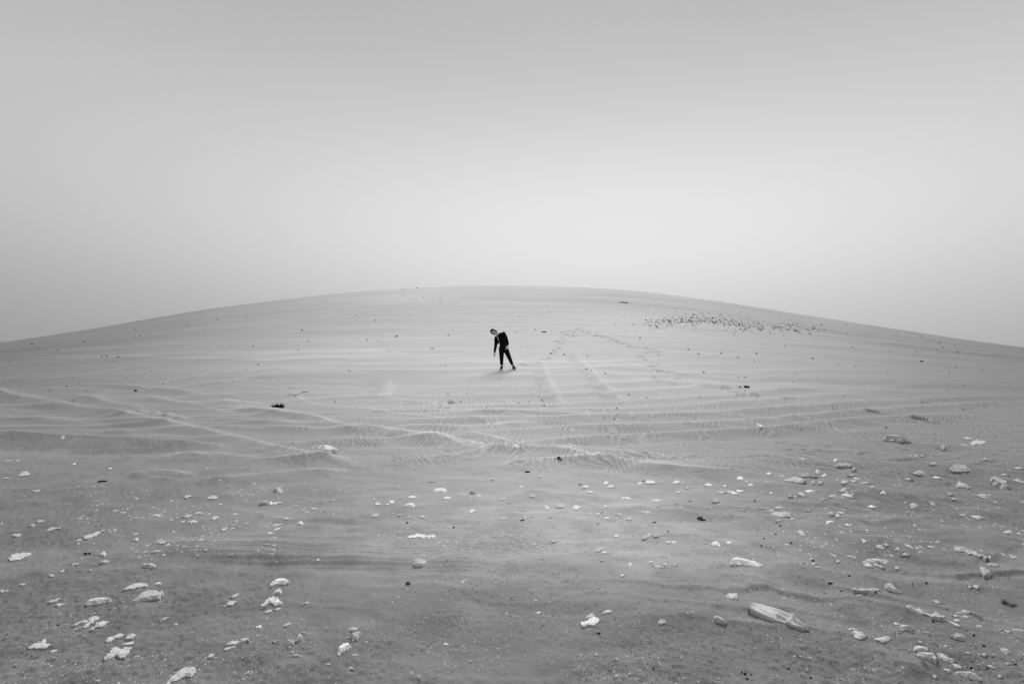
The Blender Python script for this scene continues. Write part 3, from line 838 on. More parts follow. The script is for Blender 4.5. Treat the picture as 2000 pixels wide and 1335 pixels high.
# ------------------------------------------------------------------ the many smaller stones: (k, tone, outline)
MINOR = '''
.3 pale 97,1273 103,1268 112,1266 108,1271 102,1275
.1 pale 209,1250 216,1244 226,1240 237,1238 240,1239 232,1245 222,1250 212,1254
.15 pale 246,1245 250,1240 257,1237 266,1240 262,1243 253,1246 248,1247
.1 pale 238,1260 247,1255 256,1251 262,1251 258,1257 248,1260
.2 pale 444,1257 448,1250 456,1244 464,1242 466,1246 462,1252 454,1255
.2 pale 467,1254 470,1248 476,1245 484,1246 485,1250 476,1252
.1 pale 438,1265 446,1261 456,1259 459,1261 450,1264 442,1267
.15 pale 400,1284 406,1278 413,1273 418,1276 410,1281
.2 pale 452,1164 457,1159 466,1158 462,1163 456,1167
.1 pale 435,1182 444,1178 455,1174 462,1175 453,1181
.1 buff 95,1176 102,1170 112,1167 118,1168 110,1173
.1 pale 110,1179 116,1176 125,1176 122,1178
.1 buff 86,1037 94,1033 105,1029 117,1027 112,1031 98,1035
.1 pale 23,1043 28,1040 41,1040 40,1043 28,1045
.2 pale 73,1019 78,1015 85,1015 86,1017 78,1020
.4 pale 195,1085 198,1081 203,1077 207,1080 206,1084 200,1086
.2 pale 296,1008 300,1004 308,1003 315,1005 308,1009
.4 pale 259,1055 262,1051 267,1048 271,1052 268,1056
.2 pale 355,1010 360,1006 367,1003 374,1004 374,1008 366,1011
.2 pale 349,1022 352,1017 360,1014 358,1019
.2 pale 366,1020 370,1015 378,1013 386,1016 382,1020 372,1022
.6 white 426,987 428,984 433,983 433,986 429,988
.1 pale 406,973 412,970 420,969 424,971 420,975 412,974
.1 pale 361,971 366,968 372,968 376,970 368,972
.2 pale 430,1037 434,1033 441,1031 445,1032 440,1036
.2 pale 450,1036 455,1031 464,1028 458,1033
.2 pale 413,1013 416,1008 423,1006 427,1009 422,1011
.2 pale 450,1007 456,1003 464,1003 465,1006
.2 pale 380,1002 386,999 392,999 393,1002
.2 pale 310,1060 316,1057 324,1056 327,1058 320,1061
.1 pale 299,1078 306,1074 313,1073 310,1077
.1 pale 64,959 70,957 78,956 76,959
.1 pale 5,937 10,934 17,934 16,937
.1 buff 56,1027 62,1025 68,1025 64,1028
.3 pale 282,1091 285,1089 288,1090 286,1092
.3 white 292,1090 295,1088 299,1091 295,1092
.3 pale 0,1023 4,1020 6,1022 4,1025
.1 pale 0,1152 6,1149 16,1150 14,1154 4,1156
.2 pale 116,1120 121,1116 126,1114 124,1118
.2 pale 142,1108 150,1102 158,1101 152,1105
.2 pale 96,1127 101,1124 105,1126 101,1129
.4 white 172,1119 176,1116 180,1117 177,1120
.1 buff 38,1144 46,1139 56,1135 57,1138 48,1142
.1 pale 311,1211 319,1205 327,1202 330,1204 321,1209
.4 white 340,1217 344,1215 348,1216 344,1220
.1 pale 132,1294 138,1291 148,1289 146,1292
.2 pale 182,1333 188,1329 195,1328 193,1334
.2 pale 24,1301 29,1298 35,1297 31,1301
.1 pale 478,1311 484,1306 490,1304 486,1309
.2 pale 517,1196 522,1193 530,1191 532,1194 522,1197
.2 pale 536,1192 543,1189 549,1190 546,1193
.7 pale 562,1268 564,1262 568,1261 569,1265 566,1268
.3 pale 560,1252 561,1248 565,1246 566,1250 562,1253
.2 pale 588,1232 591,1231 597,1233 594,1235
.4 pale 551,1268 552,1265 555,1267 554,1272 552,1271
.2 white 501,1227 505,1222 510,1219 511,1223 505,1226
.1 pale 555,1222 558,1218 564,1215 570,1216 565,1220 560,1223
.2 white 573,1280 577,1279.5 585,1281 592,1281 592,1283 580,1282.5 574,1282
.3 white 687,1285 691,1282 699,1282 699,1284 690,1285.5
.3 pale 635,1303 638,1298 645,1297 646,1301 640,1305
.3 pale 680,1310 684,1304 688,1305 691,1310 685,1312
.3 white 814,1315 817,1314 820,1318 821,1325 818,1326 815,1320
.4 white 802,1313 805,1311.5 807,1313 804,1316.5
.2 white 866,1257 868,1253 874,1255 874,1257
.3 pale 914,1289 917,1285 922,1288 918,1290
.2 pale 571,1207 573,1203 576,1204 573,1208
.1 pale 588,1184 595,1180 603,1178 600,1182
.1 pale 526,1333 534,1330 544,1331 540,1335
.2 white 533,984 538,981 549,980 549,982 538,985
.4 white 525,983 527,980 532,981 531,985 526,985
.4 pale 606,993 612,990 618,991 621,993 612,994.5
.6 mid 644,979 647,976 652,975 653,978 648,981
.1 pale 532,1024 538,1020 548,1019 552,1020 545,1024 536,1026
.5 white 581,1022 584,1016 589,1013 592,1019 588,1023
.1 white 535,1037 540,1033 547,1032 544,1035
.1 white 522,1044 527,1041 533,1042 530,1045
.2 white 797,973 800,968 805,966 811,968 812,971 804,973
.6 buff 836,938 840,937 848,938 846,940 838,940
.6 white 866,973 870,968 877,968 882,973 876,974
.4 pale 917,963 921,957 926,955 928,960 924,965
.4 white 918,1003 919,997 924,995 930,997 929,1001 922,1003
.3 pale 910,1008 913,1005 917,1003 914,1009
.2 white 725,1010 728,1006 735,1003 740,1006 735,1010
.6 pale 817,1010 821,1007 829,1007 831,1011 823,1012
.2 white 733,984 737,981 743,983 742,985 736,986
.2 white 760,983 765,979 772,981 768,984
.3 white 753,987 757,984 761,986 757,988
.3 white 776,1050 779,1047 784,1048 782,1051
.3 pale 908,1077 911,1074 915,1076 912,1078
.3 pale 981,1049 984,1047 989,1048 985,1050
.2 pale 970,1016 976,1012 985,1010 988,1012 980,1016
.5 pale 977,975 981,971 989,971 990,974 984,976
.5 mid 991,982 993,979 997,979 996,983
.4 white 727,975 730,972 733,974 731,976
.3 pale 590,991 594,989 598,991 594,993
.3 pale 575,986 579,984 583,985 580,987
.3 pale 589,995 593,993 596,995
.3 pale 546,998 550,995 553,997 550,999
.3 pale 645,1007 650,1004 656,1002 652,1006
.3 pale 763,1005 767,1003 772,1004 768,1006
.3 pale 776,1008 780,1005 785,1007 782,1009
.3 white 795,1012 800,1009 806,1010 802,1012
.3 pale 866,978 870,976 875,977 871,979
.3 white 902,967 906,964 910,966 906,968
.3 white 932,965 936,962 940,965 936,967
.6 pale 958,937 961,934 965,936 963,938
.6 pale 1033,971 1036,967 1043,966 1048,969 1045,972 1036,972
.3 white 1061,986 1064,983 1071,986 1074,989 1066,990
.5 white 1087,989 1089,983 1096,982 1104,985 1103,990 1094,992
.2 white 1118,991 1121,987 1129,987 1134,990 1128,995 1122,993
.3 white 1136,955 1139,950 1146,948 1150,949 1145,954
.2 white 1176,943 1179,938 1187,937 1188,940 1182,944
.6 white 1183,949 1188,946 1197,944 1201,948 1195,951
.3 pale 1200,939 1203,935 1207,938 1204,940
.2 white 1244,942 1247,938 1254,940 1252,943
.2 white 1262,940 1265,936 1273,937 1281,942 1272,944 1265,943
.3 white 1314,943 1318,938 1325,937 1328,942 1320,944
.2 white 1214,975 1218,971 1226,970 1232,973 1224,975
.2 white 1146,965 1152,961 1159,963 1153,966
.6 white 1178,988 1181,986 1187,991 1192,990 1190,994 1182,993
.3 pale 1251,1001 1256,997 1265,996 1271,999 1274,1003 1265,1004
.3 white 1179,1011 1182,1008 1190,1008 1189,1012 1182,1012
.2 white 1146,1003 1150,999 1158,1000 1153,1004
.2 white 1164,1003 1168,1000 1173,1001 1169,1004
.1 pale 1201,1006 1208,1002 1217,1005 1212,1009
.2 pale 1223,1013 1226,1008 1234,1008 1231,1014
.2 white 1375,951 1379,947 1388,948 1392,949 1386,952
.3 white 1439,935 1441,930 1447,929 1452,932 1450,936
.2 white 1435,953 1440,950.5 1451,952 1450,955 1442,956
.2 white 1420,960 1426,959 1437,961 1442,965 1432,966
.2 pale 1402,964 1409,961 1418,963 1412,966
.3 white 1273,976 1278,972 1286,974 1293,977 1285,979
.7 white 1321,961 1323,957 1328,957 1328,961
.5 pale 1337,953 1341,950.5 1349,954 1343,956
.4 buff 1391,984 1394,978 1400,977 1405,982 1400,985
.7 mid 1345,977 1347,974 1350,976 1348,978
.6 white 1199,1046 1202,1042 1208,1044 1207,1048 1202,1048
.1 white 1255,1051 1260,1046 1268,1042 1272,1044 1270,1048 1262,1051
.1 pale 1275,1046 1280,1041 1287,1045 1294,1049 1286,1052 1278,1051
.2 white 1303,1061 1303,1059.5 1319,1059.5 1319,1062 1310,1062
.1 white 1164,1078 1166,1073 1173,1070 1180,1071 1176,1074 1170,1077
.2 white 1176,1080 1180,1077 1186,1080 1182,1082
.3 white 1077,1061 1081,1057 1086,1060 1083,1062
.3 white 1412,1051 1417,1049 1423,1050 1420,1052
.3 white 1417,1055 1422,1053 1430,1056 1427,1060 1420,1059
.2 white 1388,1060 1394,1057 1404,1060 1406,1063 1400,1063
.3 pale 1371,1061 1376,1058 1380,1060 1376,1062
.1 pale 1172,1096 1178,1094.5 1184,1096 1177,1097.5
.3 white 1227,1102 1230,1098 1235,1100 1236,1105 1230,1107
.4 white 1265,1100 1268,1096 1274,1096 1275,1101 1268,1103
.2 white 1274,1106 1279,1104 1288,1107 1294,1112 1284,1111
.3 white 1294,1104 1298,1101.5 1304,1104 1302,1107
.7 pale 1313,1106 1318,1103 1324,1105 1319,1107.5
.2 white 1212,1127 1216,1125 1221,1127 1217,1129
.2 white 1045,1192 1050,1189 1058,1192 1052,1197
.2 white 1042,1169 1046,1167 1051,1170 1047,1171.5
.3 pale 1160,1286 1163,1281 1167,1284 1165,1289
.6 pale 1200,1298 1203,1294 1208,1299 1204,1300
.2 pale 1198,1326 1203,1322 1208,1325 1205,1328
.4 white 1228,1322 1230,1319 1232,1321 1230,1323
.2 white 1243,1332 1247,1330 1250,1333
.2 buff 1286,1221 1290,1217 1299,1218 1300,1225 1292,1226
.6 pale 1173,1001 1175,997 1178,1000
.5 pale 1017,998 1021,995 1026,998 1021,1000
.3 white 1003,988 1007,985 1010,988
.3 white 1020,1012 1026,1008 1031,1011 1026,1014
.3 white 1033,1011 1037,1008 1041,1011
.5 pale 1070,1008 1074,1005 1078,1008 1074,1010
.3 pale 1063,951 1067,948 1069,951
.4 pale 1050,932 1054,929 1058,931 1055,933
.3 white 1013,950 1017,947 1022,949 1018,951
.2 pale 1280,990 1285,988 1290,990 1285,992
.2 white 1317,987 1320,984 1324,988
.3 pale 1327,993 1330,990 1334,993
.4 pale 1381,994 1384,992 1388,994
.5 pale 1450,1001 1453,998 1456,1001 1453,1003
.2 pale 1483,1000 1488,996 1493,998 1488,1000
.3 pale 1464,946 1467,942 1471,945 1467,947
.4 white 1412,943 1415,941 1421,945 1416,946
.3 white 1455,938 1458,936 1461,938
.2 white 1461,944 1466,942 1471,944 1466,946
.3 white 1495,940 1500,938 1502,941
.2 white 1561,898 1566,896 1573,897 1569,899.5
.2 white 1628,902 1633,899.5 1636,902 1632,904
.6 pale 1663,923 1665,917 1669,915 1674,922 1668,924
.5 white 1592,917 1594,914 1598,914 1601,919 1597,921
.3 white 1602,924 1607,922 1611,919 1614,923 1609,925
.4 white 1497,923 1501,920 1506,922 1508,925 1503,927
.2 pale 1520,926 1524,924.5 1530,925.5 1524,927
.5 pale 1584,933 1590,935 1592,939 1587,939
.5 pale 1597,937 1603,934 1608,938 1605,941 1599,940
.6 mid 1655,928 1661,925 1668,925 1672,929 1664,930.5
.3 pale 1663,933 1670,931 1679,936 1682,938 1674,938
.4 pale 1658,938 1669,937 1672,941 1668,944
.5 pale 1642,942 1647,938 1654,938 1658,943 1652,946 1645,945
.5 buff 1680,944 1687,941 1696,941 1697,945 1690,945.5
.6 pale 1638,953 1644,949 1652,947 1661,946 1660,951 1654,955 1646,955
.6 white 1650,959 1654,955.5 1658,958 1653,960
.3 white 1644,965 1650,962 1657,962 1664,967 1664,971 1655,969
.3 white 1644,972 1646,970 1649,973 1646,974
.3 pale 1662,964 1665,961 1668,964
.3 white 1572,953 1577,950 1584,951 1592,952 1587,955 1580,957
.3 white 1502,955 1506,956 1510,961 1504,960
.4 pale 1539,970 1541,965 1545,963 1549,968 1544,971
.3 pale 1548,967 1552,966 1559,970 1551,971
.2 pale 1560,965 1564,965 1571,969 1566,970
.1 pale 1618,967 1624,966 1632,969 1626,970.5
.1 pale 1603,974 1608,975 1616,980 1608,978
.5 white 1513,990 1515,986 1522,984 1528,985 1529,989 1520,990
.5 pale 1501,993 1506,990 1513,992 1510,995
.7 mid 1575,995 1580,990.5 1584,994 1580,997
.6 buff 1515,1024 1519,1020 1526,1022 1527,1025 1520,1026
.4 white 1618,1013 1620,1009 1626,1012 1629,1016 1622,1017
.4 pale 1631,1017 1635,1015 1641,1020 1636,1021.5
.3 white 1613,1027 1616,1023 1624,1022 1629,1023 1624,1027 1616,1029
.2 white 1649,1033 1654,1031 1661,1031 1663,1033 1655,1035
.2 pale 1556,1044 1562,1042 1570,1047 1572,1052 1565,1052 1560,1048
.3 pale 1576,1048 1579,1045 1582,1049
.1 pale 1486,1061 1492,1061 1498,1063 1492,1064
.2 white 1680,1066 1685,1067 1694,1069 1687,1072
.2 pale 1630,1001 1640,998 1648,1002 1640,1004
.1 white 1883,855 1887,854.5 1896,857 1900,860 1890,859
.1 pale 1897,865 1903,862 1912,862 1923,863 1920,866 1908,866
.2 white 1878,867 1883,866 1890,868 1886,870
.2 pale 1837,876 1840,874 1847,877 1844,879
.6 buff 1797,886 1800,882 1806,885 1805,888
.3 pale 1770,892 1775,888 1783,890 1778,892
.3 white 1785,885 1788,883 1791,886
.6 buff 1815,911 1820,908 1825,908 1832,914 1824,913
.5 pale 1768,934 1770,930 1776,930 1783,934 1775,936
.3 white 1822,933 1826,930 1832,932 1837,935 1830,937
.3 pale 1955,928 1961,926 1970,930 1964,932
.3 pale 1979,942 1987,940 1999,944 1999,946 1985,944
.6 white 1920,903 1924,899 1929,902 1925,904
.3 pale 1981,915 1990,913 1999,915 1995,918
.3 white 1718,967 1723,964 1730,966 1729,969 1721,968
.4 pale 1700,957 1703,953 1711,958 1704,960
.7 mid 1848,968 1852,963 1857,964 1863,970 1856,971
.3 buff 1776,983 1779,979 1787,979 1793,984 1799,984 1790,988 1780,989
.3 white 1693,986 1699,983 1707,984 1710,988 1703,990
.5 mid 1764,981 1768,978 1773,981
.2 pale 1813,982 1820,984 1827,988 1820,988
.2 pale 1896,1007 1902,1005 1912,1007 1920,1012 1911,1014
.4 pale 1834,1024 1837,1019 1843,1022 1843,1026
.4 pale 1961,1042 1966,1039 1976,1044 1972,1046 1963,1045
.3 pale 1734,1059 1740,1057 1746,1061 1740,1061
.3 pale 1824,1061 1830,1061 1838,1065 1832,1067
.4 pale 1766,1070 1770,1069 1778,1073 1784,1079 1778,1079 1770,1075
.3 pale 1709,1078 1714,1073 1721,1074 1727,1079 1718,1080
.3 pale 1725,1076 1730,1073 1736,1077 1730,1078
.3 pale 1652,1085 1658,1082 1669,1084 1671,1089 1662,1088
.3 pale 1746,1105 1750,1103 1757,1106 1757,1110 1750,1110
.4 buff 1928,1108 1933,1104 1941,1105 1949,1112 1940,1114 1933,1112
.4 pale 1914,1119 1921,1117 1930,1121 1935,1128 1926,1130 1918,1126
.2 white 1893,1142 1904,1141 1912,1145 1905,1147 1895,1146
.4 pale 1971,1089 1977,1089 1986,1094 1985,1098 1977,1096
.3 white 1526,1142 1528,1140 1539,1141 1538,1143.5
.5 white 1528,1160 1531,1156 1534,1155 1535,1161 1531,1161
.4 pale 1673,1170 1677,1165 1683,1168 1682,1171 1675,1172
.3 white 1726,1172 1729,1170 1732,1173
.2 white 1761,1088 1766,1085 1776,1086 1774,1089
.3 white 1585,1093 1589,1094 1595,1097 1590,1099
.2 pale 1594,1112 1599,1109 1603,1112 1598,1114
.3 pale 1633,1096 1636,1092 1640,1097 1636,1099
.3 pale 1744,1219 1749,1218 1759,1222 1753,1225
.3 pale 1790,1230 1796,1233 1800,1237 1793,1234
.3 pale 1860,1294 1867,1294 1878,1299 1876,1303 1866,1302
.3 pale 1842,1311 1850,1312 1856,1316 1853,1320 1845,1316
.3 pale 1821,1324 1826,1323 1830,1328 1826,1331
.4 pale 1863,1214 1867,1209 1874,1211 1873,1217 1866,1217
.2 pale 1852,1215 1860,1217 1874,1227 1864,1223
.3 white 1978,1223 1985,1223 1997,1227 1994,1230 1982,1227
.3 buff 1903,1221 1910,1222 1921,1229 1918,1233 1908,1226
.2 buff 1950,1228 1960,1229 1975,1236 1962,1235
.3 pale 1843,1266 1848,1263 1853,1266 1850,1269
.3 buff 1954,1270 1960,1272 1970,1280 1975,1288 1965,1288 1958,1280
.2 pale 1915,1291 1922,1288 1931,1292 1924,1295
.2 buff 1962,1311 1970,1309 1978,1313 1968,1316
.2 pale 1936,1296 1941,1293 1946,1296 1941,1298
.2 pale 1925,1310 1932,1308 1945,1315 1936,1314
.2 pale 1947,1328 1952,1325 1958,1328 1953,1331
.2 buff 1822,1160 1830,1157 1840,1163 1832,1166
.2 pale 1860,1201 1867,1199 1873,1203 1866,1204
.2 pale 1878,1202 1884,1198 1893,1203 1886,1205
.2 pale 1886,1232 1890,1229 1893,1233
.2 pale 1815,1294 1822,1290 1831,1293 1824,1296
.6 white 84,854 88,852 92,853 91,855 86,855
.3 pale 118,869 122,866 127,867 124,869
.5 white 288,863 290,860.5 292.5,861 291,863.5
.5 white 300,866 302,863.5 304,864 303,866.5
.6 pale 168,867 170,863 173,866 171,867
.4 white 141,908 144,905.5 148,905 146,907.5
.4 white 211,917 214,914 218,913 216,916
.3 pale 9,903 14,900 23,899 22,902
.3 pale 30,902 35,900 41,900 38,902
.4 white 446,952 448,946 450,944.5 450,948
.4 white 402,914 405,912.5 407,914
.4 white 417,914 420,912 423,914
.3 pale 262,972 266,969 271,970 268,973
.3 pale 45,967 50,965 51,967
.3 pale 330,1016 334,1012 338,1012 335,1016
.3 white 335,1036 339,1033 342,1036 339,1038
.3 pale 284,1064 288,1061 292,1062 289,1065
.3 pale 218,1013 220,1010 222,1012
'''
STONES_BLACK = '''1091,901,6,3 1096,901.5,3,2 1030,919,7,3 1279,1020,7,3 1020,1017,7,3.5 1134,946,5,2 1205,801,5,3 1374,729,6,3 1228,770,9,2.5 1102,692,5,3 1147,694,4,2.5
1286,695,4,2.5 1364,694,5,3 1409,691,6,3 1477,690,6,2.5 1345,682,5,2.5 1250,660,5,3 1120,657,4,2.5 1007,650,3,2 1045,645,3,2 1167,650,3,2 1234,592,3,2.5 1031,678,4,2
1146,721,4,2.5 1155,724,3,2 1442,737,3,2 1456,737,5,2 1442,701,6,2 1219,616,3,2 1072,610,4,2 1015,619,3,2 1300,578,2.5,2 1410,589,2.5,2 1438,596,3,2 1754,652.5,3,2.5 1800,658,5,2.5
1835,669,5,2.5 1842,680,5,2 1870,687,5,2.5 1789,685,4,2.5 1665,678.5,4,2.5 1739,686,4,2 1652,632.5,3,2 1655,650,3,2 1800,706,10,3 1533,673,3,2.5 1733,724,3,2 1854,726,3,2 1555,732,3,2
1731,835,4,3 1671,714,3,2 1636,714,3,2 263,657,5,3 274,656,4,2 265,643,4,2 164,667,5,2.5 114,680,4,3 76,680,4,2 63,672,6,2 47,680,3,2 199,697,5,2.5 209,695,6,3 231,699,5,3 425,624,5,2.5
367,634,4,2.5 495,677,4,2.5 484,616,4,2 480,620,3,2 590,643,6,3 625,587,3,2.5 733,623.5,6,2.5 775,655,6,4 845,680,9,2.5 876,655,4,2.5 787,563.5,5,2 814,561.5,6,2.5 827,580.5,5,2 845,589,3,2
860,582,3,2 860,586,3,2 860,604,3,2 700,618,4,2 696,613.5,4,2 603,667.5,4,2.5 583,682,4,2.5 717,664,4,2.5 504,711.5,4,2.5 870,714,3,2 265,765,8,4 168,763,6,2.5 98,763,5,2 130,752,6,2 294,725,4,2.5
245,739,3,2.5 214,730,4,2 155,746,3,2 336,746,3,2 318,750,3,2 1588,1092,5,3 1622,1136,9,3 1570,1104,3,2.5 1659,1124,4,2.5 1642,1148,4,2.5 1710,1157,4,2.5 1782,1135,3,2.5 1809,1135,4,2.5
1822,1214,3,5 1921,1268,6,4 1902,1244,5,3 1913,1188,4,3 1897,1304,5,3 1984,1312,5,3 1583,1320,4,3 1540,1305,4,3 1455,1322,5,4.5 1449,1320,3,3 1459,1331,5,3 1169,1237,5,3.5 534,1252,3,3 114,1216,7,3.5
167,1081,5,3 175,1080,4,3 198,1026,3,2 795,1020,4,2.5 886,1030,4,2.5 634,1001,3,2 685,1311,3,3 1490,843,3,2 1200,820,4,2 1379,842,3,2 1257,937,3,2 572,870,3,2 577,834,3,2 655,784,4,2.5 532,788,3,2
1076,690,3,2 1101,668,3,2 1455,766,3,2 1324,766,3,2 1179,820,3,2 1168,1020,3,2 1305,1043,3,2 1492,1051,3,2 1474,976,3,2.5 1524,1031,4,3 1515,1046,3,2.5 1545,1063,4,3'''

RS = np.random.default_rng(21)
land = []          # (x, y, short phrase) of the stones that stand out, used to say where the smaller ones lie
SHORT = {}
for name, k, tone, label, outl in SPECIAL:
    o = place_stone(name, P(outl), k, tone, RS)
    if 'lumpy boulder' in label:
        o.location.z += .0
        o.scale = (1.1, .8, 1.9)
    if 'two-humped' in label:
        o.location.z += .03
        o.scale = (1.1, 1.0, 1.6)
    link(o, label, 'driftwood' if 'wood' in name else ('coral' if 'coral' in name else 'stone'))
    if not label.startswith(('upper of', 'middle of', 'lowest of', 'thin flake', 'small wedge', 'small bright', 'small block', 'small black stone touch', 'small pale stone tucked', 'flat cap', 'lower ', 'little', 'thin broken')):
        q = np.array(P(outl))
        land.append((q[:, 0].mean(), q[:, 1].mean(), label))


def short(label):
    cuts = (', ', ' with ', ' in ', ' at ', ' near ', ' below ', ' above ', ' alone ', ' beside ', ' on ', ' left of ', ' right of ', ' lying ', ' standing ', ' just ', ' under ', ' behind ', ' slanting ', ' high ', ' perched ', ' up and ')
    at = [label.find(c) for c in cuts if label.find(c) > 10]
    t = label[:min(at)] if at else label
    return t


_sh = [short(l[2]) for l in land]
LAND = [(l[0], l[1], s if _sh.count(s) == 1 else l[2]) for l, s in zip(land, _sh)]
ORD = ['nearest', 'second nearest', 'third nearest', 'fourth nearest', 'fifth nearest', 'sixth nearest', 'seventh nearest', 'eighth nearest',
       'ninth nearest', 'tenth nearest', 'eleventh nearest', 'twelfth nearest', 'thirteenth nearest', 'fourteenth nearest', 'fifteenth nearest',
       'sixteenth nearest', 'seventeenth nearest', 'eighteenth nearest', 'nineteenth nearest', 'twentieth nearest']


def place_phrases(items):
    """items: (x, y, looks). a phrase for each that says which one it is by the standout thing it lies next to"""
    keys = {}
    res = [None] * len(items)
    for i, (x, y, looks) in enumerate(items):
        best = min(LAND, key=lambda l: (l[0] - x) ** 2 + (1.8 * (l[1] - y)) ** 2)
        dx, dy = x - best[0], y - best[1]
        if abs(dx) > abs(dy) * 1.4:
            side = 'right of' if dx > 0 else 'left of'
        else:
            side = 'in front of' if dy > 0 else 'behind'
        keys.setdefault((best[2], side, looks), []).append((dx * dx + 3.2 * dy * dy, i))
    for (lm, side, looks), lst in keys.items():
        lst.sort()
        for j, (d, i) in enumerate(lst):
            res[i] = (looks + ' ' + side + ' the ' + lm) if len(lst) == 1 else ('%s %s %s the %s' % (ORD[min(j, 19)], looks, side, lm))
    return res


TW = {'white': 'bleached', 'pale': 'pale', 'buff': 'dusty grey', 'mid': 'grey', 'dark': 'dark', 'black': 'black'}
minor = []
for ln in MINOR.strip().split('\n'):
    a = ln.split(' ', 2)
    pts = P(a[2])
    q = np.array(pts)
    wd = q[:, 0].max() - q[:, 0].min()
    kk = float(a[0])
    if a[1] == 'white' and q[:, 1].mean() > 985 and int(q[:, 0].sum()) % 2:
        a[1] = 'pale'
    elif a[1] == 'pale' and int(q[:, 0].sum()) % 4 == 0:
        a[1] = 'buff'
    looks = TW[a[1]] + (' sliver' if wd > 3.2 * (q[:, 1].max() - q[:, 1].min()) else (' flake' if kk < .35 else ' stone'))
    minor.append((pts, kk, a[1], q[:, 0].mean(), q[:, 1].mean(), looks))
for t in STONES_BLACK.split():
    x, y, ww, hh = map(float, t.split(','))
    n = 7
    an = np.arange(n) / n * 2 * math.pi
    r = 1 + RS.normal(0, .14, n)
    pts = [(x + ww / 2 * math.cos(b) * c, y - hh / 2 * math.sin(b) * c) for b, c in zip(an, r)]
    minor.append((pts, .7, 'black' if y > 640 else 'mid', x, y, 'small black stone' if y > 640 else 'small dark stone'))
ph = place_phrases([(m_[3], m_[4], m_[5]) for m_ in minor])
for (pts, kk, tone, x, y, looks), lab in zip(minor, ph):
    nm = 'dark_stone' if tone in ('black', 'dark', 'mid') else ('flat_stone' if kk < .35 else 'stone')
    o = place_stone(nm, pts, kk, tone, RS)
    grp = 'dark stones strewn over the sand' if nm == 'dark_stone' else 'pale stones strewn over the foreground flat'
    link(o, lab, 'stone', grp)


# ------------------------------------------------------------------ black clump of dried weed left of centre
def clump(name, pxy, size, n, m, label, cat, rs):
    gx, gy = hit([pxy[0]], [pxy[1]])
    X, Y = float(gx[0]), float(gy[0])
    vs, fs = [], []
    for i in range(n):
        a0 = rs.uniform(0, 6.28)
        r0 = rs.uniform(0, .5) * size
        p = np.array([r0 * math.cos(a0) * 1.2, r0 * math.sin(a0), .0])
        d = np.array([rs.normal(0, .7), rs.normal(0, .6), rs.uniform(.5, 1.6)])
        d /= np.linalg.norm(d)
        ln = size * rs.uniform(.3, .8)
        ring = []
        for j in range(5):
            t = j / 4
            c = p + d * ln * t + np.array([0, 0, -.35 * ln * t * t])
            rad = size * .10 * (1 - .7 * t) * rs.uniform(.7, 1.3)
            for q in range(5):
                b = q / 5 * 6.283
                vs.append((c[0] + rad * math.cos(b), c[1] + rad * .8 * math.sin(b + .4), max(c[2] + rad * math.sin(b), -.02)))
            ring.append(len(vs) - 5)
        for j in range(4):
            for q in range(5):
                fs.append((ring[j] + q, ring[j] + (q + 1) % 5, ring[j + 1] + (q + 1) % 5, ring[j + 1] + q))
        fs.append(tuple(ring[4] + q for q in range(5)))
    o = mesh_obj(name, vs, fs, m, smooth=True)
    o.location = (X, Y, float(height(gx, gy)[0]) + .15 * size)
    link(o, label, cat)


clump('dried_weed', (545, 799), .21, 38, M['black'], 'black tangle of dried weed on a sand ridge left of centre', 'weed', RS)
clump('dried_weed', (797, 1143), .030, 16, M['dark'], 'tiny dark tuft of dried weed below the rounded cracked stone', 'weed', RS)
clump('dried_weed', (1748, 1108), .010, 5, M['dark'], 'wisp of dark weed right of the pale cluster', 'weed', RS)


# ------------------------------------------------------------------ two black rings on the flat
def ring(px, py, rad, tube, flat, label):
    gx, gy = hit([px], [py])
    vs, fs = [], []
    n, m_ = 18, 8
    for i in range(n):
        a = i / n * 2 * math.pi
        for j in range(m_):
            b = j / m_ * 2 * math.pi
            r = rad + tube * math.cos(b)
            vs.append((r * math.cos(a), r * math.sin(a), tube * flat * math.sin(b)))
    for i in range(n):
        for j in range(m_):
            fs.append((i * m_ + j, ((i + 1) % n) * m_ + j, ((i + 1) % n) * m_ + (j + 1) % m_, i * m_ + (j + 1) % m_))
    o = mesh_obj('rubber_ring', vs, fs, M['black'], True)
    o.location = (float(gx[0]), float(gy[0]), float(height(gx, gy)[0]) + tube * flat * .6)
    o.rotation_euler = (math.radians(12), math.radians(-6), 0)
    link(o, label, 'ring')


ring(1367, 1011.5, .018, .0055, 1.4, 'black open ring lying on the sand, larger of a touching pair')
ring(1375, 1013, .009, .0050, 1.2, 'small black ring touching the right side of a larger one')


